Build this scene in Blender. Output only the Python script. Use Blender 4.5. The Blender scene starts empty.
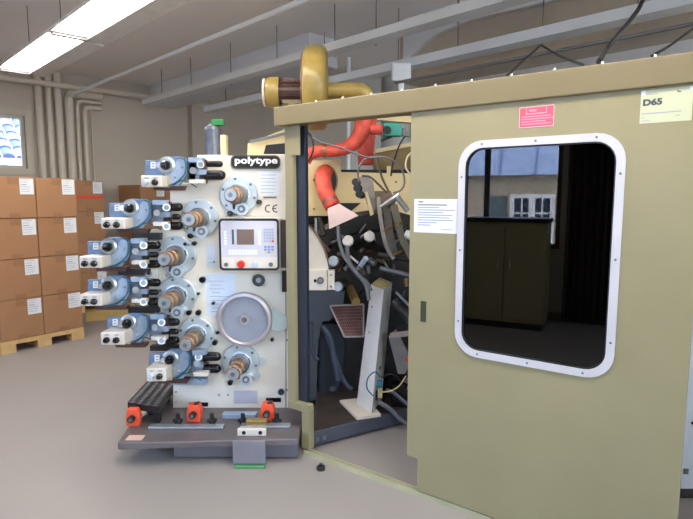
import bpy, math, random
from mathutils import Vector, Matrix
random.seed(7)
sc = bpy.context.scene
COL = sc.collection
rad = math.radians
# ---------------------------------------------------------------- camera model
F = 540.0; PT = rad(6.6); EYE = 1.6
cP, sP = math.cos(PT), math.sin(PT)
def ray(px, py):
    u = -(py - 259.5) / F
    return Vector(((px - 346.5) / F, cP + sP * u, -sP + cP * u))
def at(px, py, Y):
    d = ray(px, py); t = Y / d.y
    return Vector((d.x * t, Y, EYE + d.z * t))
def atz(px, py, z=0.0):
    d = ray(px, py); t = (z - EYE) / d.z
    return Vector((d.x * t, d.y * t, z))
def hit(px, py, p0, n):
    o = Vector((0, 0, EYE)); d = ray(px, py)
    return o + d * ((p0 - o).dot(n) / d.dot(n))
cam = bpy.data.cameras.new('camera'); cam.lens = 36 * F / 693; cam.sensor_width = 36; cam.clip_start = .05; cam.clip_end = 200
co = bpy.data.objects.new('camera', cam); COL.objects.link(co)
co.location = (0, 0, EYE); co.rotation_euler = (rad(90) - PT, 0, 0); sc.camera = co
Zu = Vector((0, 0, 1)); X = Vector((1, 0, 0)); Yv = Vector((0, 1, 0))
# ---------------------------------------------------------------- materials
def lin(c):
    r = []
    for v in c:
        v /= 255.0
        r.append(v / 12.92 if v <= .04045 else ((v + .055) / 1.055) ** 2.4)
    return (*r, 1)
MATS = {}
def mat(name, col, rough=.6, metal=0.0, var=.08, scale=6.0, bump=0.0, col2=None, bscale=80, coat=0, detail=4):
    if name in MATS: return MATS[name]
    m = bpy.data.materials.new(name); m.use_nodes = True
    nt = m.node_tree; b = nt.nodes['Principled BSDF']
    b.inputs['Roughness'].default_value = rough; b.inputs['Metallic'].default_value = metal
    if coat: b.inputs['Coat Weight'].default_value = coat
    c = lin(col)
    tc = nt.nodes.new('ShaderNodeTexCoord')
    nz = nt.nodes.new('ShaderNodeTexNoise'); nz.inputs['Scale'].default_value = scale; nz.inputs['Detail'].default_value = detail
    nt.links.new(tc.outputs['Object'], nz.inputs['Vector'])
    mx = nt.nodes.new('ShaderNodeMix'); mx.data_type = 'RGBA'
    rp = nt.nodes.new('ShaderNodeMapRange'); rp.inputs[1].default_value = .3; rp.inputs[2].default_value = .7
    nt.links.new(nz.outputs['Fac'], rp.inputs[0]); nt.links.new(rp.outputs[0], mx.inputs[0])
    if col2: ca, cb = c, lin(col2)
    else:
        ca = tuple(min(1, v * (1 + var)) for v in c[:3]) + (1,); cb = tuple(v * (1 - var) for v in c[:3]) + (1,)
    mx.inputs[6].default_value = ca; mx.inputs[7].default_value = cb
    nt.links.new(mx.outputs[2], b.inputs['Base Color'])
    if bump:
        n2 = nt.nodes.new('ShaderNodeTexNoise'); n2.inputs['Scale'].default_value = bscale
        nt.links.new(tc.outputs['Object'], n2.inputs['Vector'])
        bp = nt.nodes.new('ShaderNodeBump'); bp.inputs['Strength'].default_value = bump; bp.inputs['Distance'].default_value = .01
        nt.links.new(n2.outputs['Fac'], bp.inputs['Height']); nt.links.new(bp.outputs[0], b.inputs['Normal'])
    MATS[name] = m
    return m
def emis(name, col, s):
    m = bpy.data.materials.new(name); m.use_nodes = True
    nt = m.node_tree; nt.nodes.clear()
    e = nt.nodes.new('ShaderNodeEmission'); e.inputs[0].default_value = lin(col); e.inputs[1].default_value = s
    o = nt.nodes.new('ShaderNodeOutputMaterial'); nt.links.new(e.outputs[0], o.inputs[0])
    return m
def glassmat(name, tint, f0=1.45, rough=0.0):
    m = bpy.data.materials.new(name); m.use_nodes = True
    nt = m.node_tree; nt.nodes.clear()
    t = nt.nodes.new('ShaderNodeBsdfTransparent'); t.inputs[0].default_value = tint
    g = nt.nodes.new('ShaderNodeBsdfGlossy'); g.inputs['Roughness'].default_value = rough
    fr = nt.nodes.new('ShaderNodeFresnel'); fr.inputs[0].default_value = f0
    mx = nt.nodes.new('ShaderNodeMixShader'); o = nt.nodes.new('ShaderNodeOutputMaterial')
    nt.links.new(fr.outputs[0], mx.inputs[0]); nt.links.new(t.outputs[0], mx.inputs[1]); nt.links.new(g.outputs[0], mx.inputs[2])
    nt.links.new(mx.outputs[0], o.inputs[0])
    return m
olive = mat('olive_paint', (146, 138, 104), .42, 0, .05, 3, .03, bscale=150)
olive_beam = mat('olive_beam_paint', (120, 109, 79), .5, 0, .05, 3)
cream = mat('cream_machine_paint', (226, 220, 206), .38, 0, .05, 4, .02)
cream_y = mat('yellow_cream_paint', (232, 214, 164), .45, 0, .05, 4)
offwhite = mat('off_white_paint', (216, 208, 196), .4, 0, .06, 8)
steel = mat('machined_steel', (178, 186, 190), .32, .75, .12, 12)
steel_d = mat('dull_steel', (120, 124, 128), .42, .7, .2, 14)
disc_m = mat('zinc_plated_steel', (196, 208, 214), .3, .4, .08, 10)
bluegrey = mat('blue_grey_paint', (102, 126, 158), .4, .15, .12, 12)
bluepale = mat('pale_blue_grey_metal', (158, 174, 194), .38, .3, .25, 12)
black = mat('black_rubber', (26, 26, 28), .45, 0, .2, 20)
blackgl = mat('glossy_black', (18, 18, 20), .2, 0, .1, 20)
dark = mat('oily_dark_metal', (52, 50, 50), .45, .4, .35, 9)
slate = mat('slate_blue_machine_paint', (80, 86, 96), .5, .1, .15, 5)
brown_d = mat('oily_brown_floor_plate', (66, 56, 52), .55, .1, .3, 7, .1)
maroon = mat('maroon_brown_paint', (84, 58, 54), .5, .1, .25, 12)
bronze = mat('bronze_knurl', (156, 122, 94), .38, .7, .2, 30, .25, bscale=260)
orange = mat('orange_red_paint', (226, 82, 50), .45, 0, .08, 12)
redhose = mat('red_silicone_hose', (214, 84, 66), .6, 0, .22, 14)
ochre = mat('ochre_yellow_paint', (150, 128, 66), .35, 0, .3, 6, .05)
white = mat('white_plastic', (228, 228, 226), .4, 0, .03, 8)
paper = mat('white_paper', (222, 226, 232), .7, 0, .02, 8)
paper_b = mat('pale_blue_paper', (208, 218, 230), .7, 0, .02, 8)
ink = mat('printed_ink', (70, 74, 84), .7, 0, .05)
inklt = mat('faint_printed_ink', (150, 156, 170), .7, 0, .05)
card = mat('cardboard', (160, 118, 84), .8, 0, .05, 5, .05, bscale=60)
card_d = mat('cardboard_tape', (146, 104, 72), .5, 0, .05, 5)
wood = mat('pallet_wood', (206, 170, 118), .8, 0, .12, 9, .1)
teal = mat('teal_plastic', (38, 150, 134), .4, 0, .06)
tealcable = mat('teal_cable_sheath', (40, 96, 120), .4, 0, .06)
green = mat('green_plastic', (40, 120, 62), .4, 0, .06)
greenpad = mat('green_rubber_pad', (84, 150, 92), .5, 0, .06)
red = mat('red_plastic', (214, 44, 40), .3, 0, .05, coat=.3)
pinkred = mat('pink_red_sticker', (218, 86, 108), .5, 0, .08, 20)
redtape = mat('red_tape', (214, 62, 40), .5, 0, .05)
pinkwhite = mat('pale_pink_fabric', (222, 196, 190), .7, 0, .06, 14)
palegreen = mat('pale_green_label_paper', (192, 196, 164), .6, 0, .02)
brass = mat('brass', (168, 140, 84), .4, .6, .15, 15)
pipe_m = mat('cream_pipe_paint', (222, 214, 200), .45, 0, .05, 3)
tray_m = mat('pale_grey_tray_metal', (226, 230, 232), .5, .0, .06, 2)
alu = mat('brushed_aluminium_frame', (200, 198, 202), .4, .1, .05, 5)
cablegrey = mat('grey_cable_sheath', (110, 110, 112), .45, 0, .1)
wallm = mat('wall_plaster_paint', (202, 192, 179), .85, 0, .04, .8, .04, bscale=30)
ceilm = mat('ceiling_paint', (248, 244, 240), .85, 0, .03, .6)
beam_br = mat('bare_brownish_plaster', (190, 178, 160), .9, 0, .1, 2.5, .15, bscale=18)
beam_lt = mat('pale_painted_concrete', (222, 224, 228), .8, 0, .04, 1)
floor_m = mat('screed_floor_paint', (150, 144, 140), .5, 0, .05, 1.1, .03, bscale=25, detail=8)
yellowfl = mat('yellowish_floor_tone', (212, 186, 120), .5, 0, .08, 3)
# ---------------------------------------------------------------- mesh builder
def ortho(d):
    d = d.normalized()
    a = Zu if abs(d.z) < .9 else X
    u = d.cross(a).normalized(); return u, d.cross(u).normalized()
def smooth_path(pts, k=6):
    pts = [Vector(p) for p in pts]
    if len(pts) < 3: return pts
    P_ = [pts[0] * 2 - pts[1]] + pts + [pts[-1] * 2 - pts[-2]]
    out = []
    for i in range(1, len(P_) - 2):
        a, b, c, d = P_[i - 1:i + 3]
        for j in range(k):
            t = j / k
            out.append(.5 * (2 * b + (c - a) * t + (2 * a - 5 * b + 4 * c - d) * t * t + (3 * b - a - 3 * c + d) * t ** 3))
    out.append(pts[-1]); return out
class MB:
    def __init__(s): s.v = []; s.f = []; s.m = []; s.s = []
    def face(s, pts, m=0, sm=False):
        b = len(s.v); s.v += [Vector(p) for p in pts]; s.f.append(tuple(range(b, b + len(pts)))); s.m.append(m); s.s.append(sm)
    def _add(s, vs, fs, m, sm):
        b = len(s.v); s.v += vs
        for f in fs: s.f.append(tuple(b + i for i in f)); s.m.append(m); s.s.append(sm)
    def prism(s, pts, vec, m=0):
        pts = [Vector(p) for p in pts]; vec = Vector(vec); n = len(pts)
        nr = Vector((0, 0, 0))
        for i in range(n): nr += (pts[i] - pts[0]).cross(pts[(i + 1) % n] - pts[0])
        if nr.dot(vec) > 0: pts = pts[::-1]
        vs = pts + [p + vec for p in pts]
        fs = [tuple(range(n)), tuple(range(2 * n - 1, n - 1, -1))] + [(i, i + n, (i + 1) % n + n, (i + 1) % n) for i in range(n)]
        s._add(vs, fs, m, False); return s
    def box(s, lo, hi, m=0):
        a, b = [min(lo[i], hi[i]) for i in range(3)], [max(lo[i], hi[i]) for i in range(3)]
        return s.prism([(a[0], a[1], a[2]), (b[0], a[1], a[2]), (b[0], b[1], a[2]), (a[0], b[1], a[2])], (0, 0, b[2] - a[2]), m)
    def bar(s, p0, p1, w, h, m=0, up=None):
        p0, p1 = Vector(p0), Vector(p1); d = (p1 - p0).normalized()
        up = Vector(up) if up is not None else (Zu if abs(d.z) < .95 else Yv)
        sd = d.cross(up).normalized(); u2 = sd.cross(d).normalized()
        q = [p0 + sd * (w / 2 * a) + u2 * (h / 2 * b) for a, b in ((-1, -1), (1, -1), (1, 1), (-1, 1))]
        return s.prism(q, p1 - p0, m)
    def cyl(s, p0, p1, r0, r1=None, m=0, n=20, sm=True):
        r1 = r0 if r1 is None else r1
        p0, p1 = Vector(p0), Vector(p1); u, w = ortho(p1 - p0)
        vs = []
        for p, r in ((p0, r0), (p1, r1)):
            vs += [p + u * (r * math.cos(2 * math.pi * i / n)) + w * (r * math.sin(2 * math.pi * i / n)) for i in range(n)]
        s._add(vs, [(i, (i + 1) % n, (i + 1) % n + n, i + n) for i in range(n)], m, sm)
        s._add([v.copy() for v in vs], [tuple(range(n - 1, -1, -1)), tuple(range(n, 2 * n))], m, False)
        return s
    def lathe(s, p0, ax, prof, m=0, n=28, ms=None):
        p0 = Vector(p0); ax = Vector(ax).normalized(); u, w = ortho(ax); k = len(prof)
        vs = [p0 + ax * h + (u * math.cos(2 * math.pi * i / n) + w * math.sin(2 * math.pi * i / n)) * max(r, 1e-4) for (r, h) in prof for i in range(n)]
        b = len(s.v); s.v += vs
        for j in range(k - 1):
            for i in range(n):
                s.f.append((b + j * n + i, b + j * n + (i + 1) % n, b + (j + 1) * n + (i + 1) % n, b + (j + 1) * n + i))
                s.m.append(ms[j] if ms else m); s.s.append(False)
        return s
    def tube(s, pts, r, m=0, n=10, k=6, rib=0, caps=True):
        pts = smooth_path(pts, k) if k > 1 else [Vector(p) for p in pts]
        if rib:
            q = [pts[0]]
            for a, b in zip(pts, pts[1:]):
                c = max(1, round((b - a).length / rib))
                q += [a.lerp(b, (i + 1) / c) for i in range(c)]
            pts = q
        u = None; vs = []
        for i, p in enumerate(pts):
            d = (pts[min(i + 1, len(pts) - 1)] - pts[max(i - 1, 0)]).normalized()
            if u is None: u = ortho(d)[0]
            u = (u - d * u.dot(d)).normalized(); w = d.cross(u)
            rr = r(i / (len(pts) - 1)) if callable(r) else r
            if rib: rr *= 1.06 if i % 2 else .94
            vs += [p + (u * math.cos(2 * math.pi * j / n) + w * math.sin(2 * math.pi * j / n)) * rr for j in range(n)]
        L = len(pts)
        s._add(vs, [(i * n + j, i * n + (j + 1) % n, (i + 1) * n + (j + 1) % n, (i + 1) * n + j) for i in range(L - 1) for j in range(n)], m, True)
        if caps: s._add([v.copy() for v in vs[:n] + vs[-n:]], [tuple(range(n - 1, -1, -1)), tuple(range(n, 2 * n))], m, False)
        return s
    def ball(s, c, r, m=0, n=14, sq=(1, 1, 1)):
        c = Vector(c); vs = []; k = n // 2
        for i in range(k + 1):
            th = math.pi * i / k
            for j in range(n):
                ph = 2 * math.pi * j / n
                vs.append(c + Vector((math.sin(th) * math.cos(ph) * r * sq[0], math.sin(th) * math.sin(ph) * r * sq[1], math.cos(th) * r * sq[2])))
        s._add(vs, [(i * n + j, (i + 1) * n + j, (i + 1) * n + (j + 1) % n, i * n + (j + 1) % n) for i in range(k) for j in range(n)], m, True)
        return s
    def frame(s, outer, inner, vec, m=0):
        n = len(outer); vec = Vector(vec); o = [Vector(p) for p in outer]; q = [Vector(p) for p in inner]
        vs = o + q + [p + vec for p in o] + [p + vec for p in q]
        fs = []
        for i in range(n):
            j = (i + 1) % n
            fs += [(i, j, n + j, n + i), (2 * n + i, 3 * n + i, 3 * n + j, 2 * n + j), (i, 2 * n + i, 2 * n + j, j), (n + i, n + j, 3 * n + j, 3 * n + i)]
        s._add(vs, fs, m, False); return s
    def text(s, body, origin, ux, uy, size, depth=.001, m=0, bold=.02, spacing=1.0, sx=1.0, align='LEFT'):
        cu = bpy.data.curves.new('t', 'FONT'); cu.body = body; cu.size = 1; cu.offset = bold; cu.space_character = spacing; cu.align_x = align
        cu.resolution_u = 3
        o = bpy.data.objects.new('t', cu); COL.objects.link(o)
        dg = bpy.context.evaluated_depsgraph_get(); me = bpy.data.meshes.new_from_object(o.evaluated_get(dg))
        ux = Vector(ux).normalized(); uy = Vector(uy).normalized(); nz = ux.cross(uy); origin = Vector(origin)
        vs = [origin + ux * (v.co.x * size * sx) + uy * (v.co.y * size) + nz * depth for v in me.vertices]
        s._add(vs, [tuple(p.vertices) for p in me.polygons], m, False)
        bpy.data.objects.remove(o); bpy.data.meshes.remove(me); bpy.data.curves.remove(cu)
        return s
    def build(s, name, mats, parent=None, bevel=0.0, loc=None):
        if not isinstance(mats, (list, tuple)): mats = [mats]
        o_w = Vector((0, 0, 0)); p = parent
        while p is not None: o_w += p.location; p = p.parent
        if parent is None:
            if loc is None:
                lo = [min(v[i] for v in s.v) for i in range(3)]; hi = [max(v[i] for v in s.v) for i in range(3)]
                loc = Vector(((lo[0] + hi[0]) / 2, (lo[1] + hi[1]) / 2, lo[2]))
            o_w = Vector(loc)
        me = bpy.data.meshes.new(name)
        me.from_pydata([tuple(v - o_w) for v in s.v], [], s.f)
        for mt in mats: me.materials.append(mt)
        me.polygons.foreach_set('material_index', s.m); me.polygons.foreach_set('use_smooth', s.s); me.update()
        o = bpy.data.objects.new(name, me); COL.objects.link(o)
        if parent is None: o.location = o_w
        else: o.parent = parent
        if bevel:
            b = o.modifiers.new('bevel', 'BEVEL'); b.width = bevel; b.segments = 2; b.limit_method = 'ANGLE'; b.angle_limit = rad(40)
        return o
def tag(o, label, cat, group=None):
    o['label'] = label; o['category'] = cat
    if group: o['group'] = group
    return o
def thing(name, loc, label, cat, group=None):
    o = bpy.data.objects.new(name, None); COL.objects.link(o); o.location = loc; o.empty_display_size = .05
    return tag(o, label, cat, group)
def struct(o): o['kind'] = 'structure'; return o
def lab(o, l): o['label'] = l; return o
def copy_tree(o, parent=None):
    c = o.copy(); COL.objects.link(c); c.parent = parent
    for ch in list(o.children): copy_tree(ch, c)
    return c
def rrect(c, ux, uy, w, h, r, n=6):
    pts = []
    for sx, sy, a0 in ((1, 1, 0), (-1, 1, 90), (-1, -1, 180), (1, -1, 270)):
        for i in range(n + 1):
            a = rad(a0 + 90 * i / n)
            pts.append(c + ux * (sx * (w / 2 - r) + r * math.cos(a)) + uy * (sy * (h / 2 - r) + r * math.sin(a)))
    return pts
# ---------------------------------------------------------------- room
hC = rad(-44.1)
ch = Vector((-math.sin(hC), -math.cos(hC), 0))          # along the room, towards the camera side
ah = Vector((math.cos(hC), -math.sin(hC), 0))           # along the back wall, to the right
W0 = Vector((-3.95, 8.35, 0)) - ch * .5
def R(a, c, z=0): return W0 + ah * a + ch * c + Zu * z
CEIL = 3.5
AL, AR, CN = -5.6, 9.0, 12.5
def wallpt(px, py, off=0): return hit(px, py, R(0, off), ch)
def room_a(p): return (p - W0).dot(ah)
def room_c(p): return (p - W0).dot(ch)
struct(MB().prism([R(AL - .3, -.3), R(AR + .3, -.3), R(AR + .3, CN + .3), R(AL - .3, CN + .3)], (0, 0, -.1)).build('floor', floor_m))
struct(MB().prism([R(AL - .3, -.3, CEIL), R(AR + .3, -.3, CEIL), R(AR + .3, CN + .3, CEIL), R(AL - .3, CN + .3, CEIL)], (0, 0, .15)).build('ceiling', ceilm))
def wall_open(name, base, ux, L, nrm, opens):
    """wall of length L from base along ux, thickness .25 along nrm (outwards), with openings (u0,u1,z0,z1)"""
    mb = MB(); u = 0.0
    def q(u0, u1, z0, z1):
        if u1 - u0 < 1e-4 or z1 - z0 < 1e-4: return
        mb.prism([base + ux * u0 + Zu * z0, base + ux * u1 + Zu * z0, base + ux * u1 + Zu * z1, base + ux * u0 + Zu * z1], nrm * .25)
    for (a, b, c, d) in sorted(opens):
        q(u, a, 0, CEIL); q(a, b, 0, c); q(a, b, d, CEIL); u = b
    q(u, L, 0, CEIL)
    return struct(mb.build(name, wallm))
winglass = glassmat('window_glass', (1, 1, 1, 1), 1.45)
winframe = mat('window_frame_paint', (214, 210, 200), .5, 0, .04)
def window_unit(n, base, ux, nrm, u0, u1, z0, z1, mull=1, bars=0, fw=.06, fm=None):
    fm = fm or winframe
    mb = MB(); i0 = base + nrm * .06
    c = i0 + ux * ((u0 + u1) / 2) + Zu * ((z0 + z1) / 2); w, h = u1 - u0, z1 - z0
    def rc(w, h): return [c + ux * (w / 2 * a) + Zu * (h / 2 * b) for a, b in ((-1, -1), (1, -1), (1, 1), (-1, 1))]
    mb.frame(rc(w, h), rc(w - 2 * fw, h - 2 * fw), nrm * .07)
    for k in range(mull):
        x = u0 + w * (k + 1) / (mull + 1)
        mb.bar(i0 + nrm * .035 + ux * x + Zu * z0, i0 + nrm * .035 + ux * x + Zu * z1, .07, .07, up=nrm)
    for k in range(bars):
        z = z0 + h * (k + 1) / (bars + 1)
        mb.bar(i0 + nrm * .035 + ux * u0 + Zu * z, i0 + nrm * .035 + ux * u1 + Zu * z, .05, .05)
    o = struct(mb.build('window_%d' % n, fm))
    g = MB().prism([p for p in [c + ux * ((w - fw) / 2 * a) + Zu * ((h - fw) / 2 * b) + nrm * .035 for a, b in ((-1, -1), (1, -1), (1, 1), (-1, 1))]], nrm * .006)
    g.build('pane', winglass, o)
    return o
# back wall with the small window seen top left
wa = wallpt(-40, 150); wb = wallpt(24.5, 120); wt = wallpt(10, 114.5).z; wbm = wallpt(10, 168).z
ba = room_a(wa); bb = room_a(wb)
base_b = R(AL, 0)
wall_open('wall_back', base_b, ah, AR - AL, -ch, [(ba - AL, bb - AL, wbm, wt)])
window_unit(1, base_b, ah, -ch, ba - AL, bb - AL, wbm, wt, 0, 0, .045)
# trim around that window
mb = MB(); p = R((ba + bb) / 2, 0, (wt + wbm) / 2); w = bb - ba; h = wt - wbm
mb.frame([p + ah * (a * (w / 2 + .09)) + Zu * (b * (h / 2 + .09)) for a, b in ((-1, -1), (1, -1), (1, 1), (-1, 1))],
         [p + ah * (a * (w / 2)) + Zu * (b * (h / 2)) for a, b in ((-1, -1), (1, -1), (1, 1), (-1, 1))], ch * .02)
struct(mb.build('trim_1', mat('window_casing_paint', (206, 198, 182), .6, 0, .03)))
# ---------------------------------------------------------------- enclosure frame of reference
E0 = atz(303, 452.5, 0)
hA = rad(54.0)
dE = Vector((math.sin(hA), -math.cos(hA), 0)); nE = Vector((-math.cos(hA), -math.sin(hA), 0))
def E(s, z, off=0): return E0 + dE * s + nE * off + Zu * z
def sE(px, py, off=0):
    p = hit(px, py, E0 + nE * off, nE); return (p - E0).dot(dE), p.z
def mirror_hit(px, py, p0, n, off=.03):
    """where the view ray, mirrored in the door glass, meets a plane"""
    o = hit(px, py, E0 + nE * off, nE); d = ray(px, py); d = d - 2 * d.dot(nE) * nE
    return o + d * ((p0 - o).dot(n) / d.dot(n))
# left wall: windows (daylight); one of them is what the door glass mirrors
def lw(px, py): p = mirror_hit(px, py, R(AL, 0), ah); return room_c(p), p.z
c1 = lw(561, 200)[0]; cm_ = lw(485, 200)[0]; c0 = 2 * cm_ - c1; zb_ = 1
cl, cr = min(c0, c1), max(c0, c1)
zb_ = .93
opens = [(cl, cr, zb_, 3.0)]
cc = cr + .7
while cc + 1.7 < CN - .2:
    opens.append((cc, cc + 1.7, zb_, 3.0)); cc += 2.3
cc = cl - .7
while cc - 1.7 > .9 + 1.2:
    opens.append((cc - 1.7, cc, zb_, 3.0)); cc -= 2.3
wall_open('wall_left', R(AL, 0), ch, CN, -ah, opens)
darkfr = mat('dark_window_frame_paint', (78, 78, 84), .5, 0, .06)
for i, (a, b, z0, z1) in enumerate(opens):
    window_unit(2 + i, R(AL, 0), ch, -ah, a, b, z0, z1, 1, 0, .06, darkfr)
fopens = [(a, a + 2.3, .8, 3.15) for a in (.6, 3.4, 6.2, 9.0, 11.8)]  # unseen windows, enlarged to bring more daylight onto machine and back wall
wall_open('wall_front', R(AL, CN), ah, AR - AL, ch, fopens)
for i, (a, b, z0, z1) in enumerate(fopens):
    window_unit(20 + i, R(AL, CN), ah, ch, a, b, z0, z1, 1, 0, .06, winframe)
wall_open('wall_right', R(AR, 0), ch, CN, ah, [])
for nm, a, b, n_ in (('baseboard_back', R(AL, 0), R(AR, 0), ch), ('baseboard_left', R(AL, 0), R(AL, CN), ah), ('baseboard_right', R(AR, 0), R(AR, CN), -ah)):
    struct(MB().prism([a, b, b + Zu * .1, a + Zu * .1], n_ * .015).build(nm, mat('grey_baseboard', (120, 116, 112), .6)))
# light portals in the openings
def portal(c, n, w, h):
    l = bpy.data.lights.new('daylight_portal', 'AREA'); l.shape = 'RECTANGLE'; l.size = w; l.size_y = h; l.cycles.is_portal = True
    o = bpy.data.objects.new('daylight_portal', l); COL.objects.link(o); o.location = c + n * .02
    o.rotation_euler = n.to_track_quat('-Z', 'Z').to_euler()
for (a, b, z0, z1) in opens: portal(R(AL, (a + b) / 2, (z0 + z1) / 2) - ah * .0, ah, b - a, z1 - z0)
for (a, b, z0, z1) in fopens: portal(R(AL + (a + b) / 2, CN, (z0 + z1) / 2), -ch, b - a, z1 - z0)
portal(R((ba + bb) / 2, 0, (wt + wbm) / 2), ch, bb - ba, wt - wbm)

# ---------------------------------------------------------------- outdoors
def brickmat(name, c1_, c2_, mortar, scale, bw=.5, rh=.25, off=.5, ms=.02):
    m = bpy.data.materials.new(name); m.use_nodes = True; nt = m.node_tree; b = nt.nodes['Principled BSDF']; b.inputs['Roughness'].default_value = .7
    tc = nt.nodes.new('ShaderNodeUVMap')
    br = nt.nodes.new('ShaderNodeTexBrick'); br.inputs['Color1'].default_value = lin(c1_); br.inputs['Color2'].default_value = lin(c2_); br.inputs['Mortar'].default_value = lin(mortar)
    br.inputs['Scale'].default_value = scale; br.inputs['Mortar Size'].default_value = ms; br.inputs['Brick Width'].default_value = bw; br.inputs['Row Height'].default_value = rh; br.offset = off
    nt.links.new(tc.outputs[0], br.inputs['Vector']); nt.links.new(br.outputs[0], b.inputs['Base Color'])
    return m
def add_uv(o, u, v, org):
    me = o.data; uv = me.uv_layers.new(name='UVMap'); L = Vector(o.location)
    for lp in me.loops:
        p = me.vertices[lp.vertex_index].co + L - org; uv.data[lp.index].uv = (p.dot(u), p.dot(v))
struct(MB().prism([R(-30, -20, -.15), R(25, -20, -.15), R(25, 30, -.15), R(-30, 30, -.15)], (0, 0, -.1)).build('outdoor_ground', mat('pale_bounce_yard', (226, 224, 220), .9)))  # unseen yard, made very pale to bounce daylight up into the room
# neighbouring roof behind the back wall window
hp = thing('neighbouring_house', R(-3, -6, -.15), 'neighbouring house with blue-grey roof tiles seen through the small window above the cartons', 'house')
w_lo = hit(10, 158, R(0, -4.3), ch).z
wl = MB().box((0, 0, 0), (0, 0, 0)); wl = MB()
wl.prism([R(-9, -4.5, -.15), R(2, -4.5, -.15), R(2, -4.5, w_lo - .12), R(-9, -4.5, w_lo - .12)], -ch * 3); wl.build('wall', mat('dark_brown_timber_wall', (72, 42, 34), .8, 0, .25, 6), hp)
MB().prism([R(-9.2, -4.3, w_lo - .16), R(2.2, -4.3, w_lo - .16), R(2.2, -4.3, w_lo), R(-9.2, -4.3, w_lo)], -ch * .1).build('gutter', mat('zinc_gutter', (140, 152, 170), .4, .4), hp)
n_rows = 9; rf = MB(); u_r = (-ch * .82 + Zu * .57).normalized()
for r_ in range(n_rows):
    for k in range(44):
        b0 = R(-9.2 + k * .26, -4.3, w_lo) + u_r * (r_ * .33)
        pts = []
        for j in range(5):
            t = j / 4; pts.append(b0 + ah * (.25 * t) + Zu * (.05 * math.sin(math.pi * t) + .05))
        pts2 = [p + u_r * .36 - Zu * .03 for p in pts]
        m_ = random.choice((0, 0, 1))
        for j in range(4): rf.face([pts[j], pts[j + 1], pts2[j + 1], pts2[j]], m_, True)
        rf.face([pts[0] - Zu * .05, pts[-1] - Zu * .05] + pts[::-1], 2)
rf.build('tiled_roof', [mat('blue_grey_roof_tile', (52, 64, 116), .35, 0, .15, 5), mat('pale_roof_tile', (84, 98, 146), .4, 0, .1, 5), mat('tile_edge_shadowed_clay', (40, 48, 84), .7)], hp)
# building mirrored in the door glass
AF = AL - 7.5
def fw_(px, py): p = mirror_hit(px, py, R(AF, 0), ah); return room_c(p), p.z
zw = fw_(530, 174)[1]; ca, cb = fw_(512, 200)[0], fw_(553, 200)[0]; zt_ = fw_(530, 196)[1]
if ca > cb: ca, cb = cb, ca
print('FACADE wall top', zw, 'win', ca, cb, zt_)
hb = thing('facade_building', R(AF, 6, -.15), 'tan house with white casement windows, mirrored in the door glass', 'house')
MB().prism([R(AF, -6, -.15), R(AF, 20, -.15), R(AF, 20, zw), R(AF, -6, zw)], -ah * 5).build('wall', mat('tan_render', (178, 162, 140), .85, 0, .06, 2), hb)
rfm = MB(); u_ = (-ah * .5 + Zu * .86)
rfm.prism([R(AF + .3, -6.3, zw - .03), R(AF + .3, 20.3, zw - .03), R(AF + .3, 20.3, zw - .03) + u_ * 3.6, R(AF + .3, -6.3, zw - .03) + u_ * 3.6], -ah * .12)
for k in range(30):
    q = R(AF + .3, -6 + k * .9, zw - .03); rfm.bar(q + ah * .02, q + u_ * 3.6 + ah * .02, .05, .05, m=1)
rfm.build('sheet_metal_roof', [mat('pale_blue_sheet_metal', (170, 190, 224), .45, .0, .04, 2), mat('sheet_seam', (120, 140, 180), .45)], hb)
ww, wh = cb - ca, (cb - ca) * 1.15
for dc in (0, -2.9, 2.9, 5.8):
    wm_ = MB(); p = R(AF, (ca + cb) / 2 + dc, zt_ - wh / 2)
    def rc(w, h): return [p + ch * (w / 2 * a) + Zu * (h / 2 * b) for a, b in ((-1, -1), (1, -1), (1, 1), (-1, 1))]
    wm_.frame(rc(ww + .1, wh + .1), rc(ww - .12, wh - .12), ah * .06)
    wm_.bar(p - Zu * wh / 2 + ah * .03, p + Zu * wh / 2 + ah * .03, .16, .05, up=ah)
    for f_ in (-.25, .25): wm_.bar(p + ch * ww * f_ - Zu * wh / 2 + ah * .03, p + ch * ww * f_ + Zu * wh / 2 + ah * .03, .04, .04, up=ah)
    for f_ in (-.2, .12): wm_.bar(p - ch * ww / 2 + Zu * wh * f_ + ah * .03, p + ch * ww / 2 + Zu * wh * f_ + ah * .03, .04, .04)
    wo = wm_.build('window', mat('white_casement_paint', (232, 232, 230), .5), hb)
    MB().prism(rc(ww - .1, wh - .1), ah * .01).build('pane', mat('dark_window_pane', (60, 70, 84), .1), wo)
    for sd in (-1, 1):
        q = p + ch * (sd * (ww * .5 + .1 + ww * .26))
        MB().prism([q + ch * (ww * .24 * a) + Zu * (wh / 2 * b) for a, b in ((-1, -1), (1, -1), (1, 1), (-1, 1))], ah * .05).build('shutter', mat('grey_green_shutter', (88, 100, 104), .6), hb)

# ---------------------------------------------------------------- ceiling beams, columns (structure)
def hz(px, py, z): return atz(px, py, z)
# shallow pale downstand above the first cable tray
b1a = hz(309, 32, CEIL - .002); 
aB1 = room_a(b1a); cB1 = room_c(b1a)
struct(MB().prism([R(aB1, .02, 3.16), R(aB1 + .45, .02, 3.16), R(aB1 + .45, .02, CEIL - .001), R(aB1, .02, CEIL - .001)], ch * (cB1 - .02)).build('trim_2', beam_lt, bevel=.01))
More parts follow.
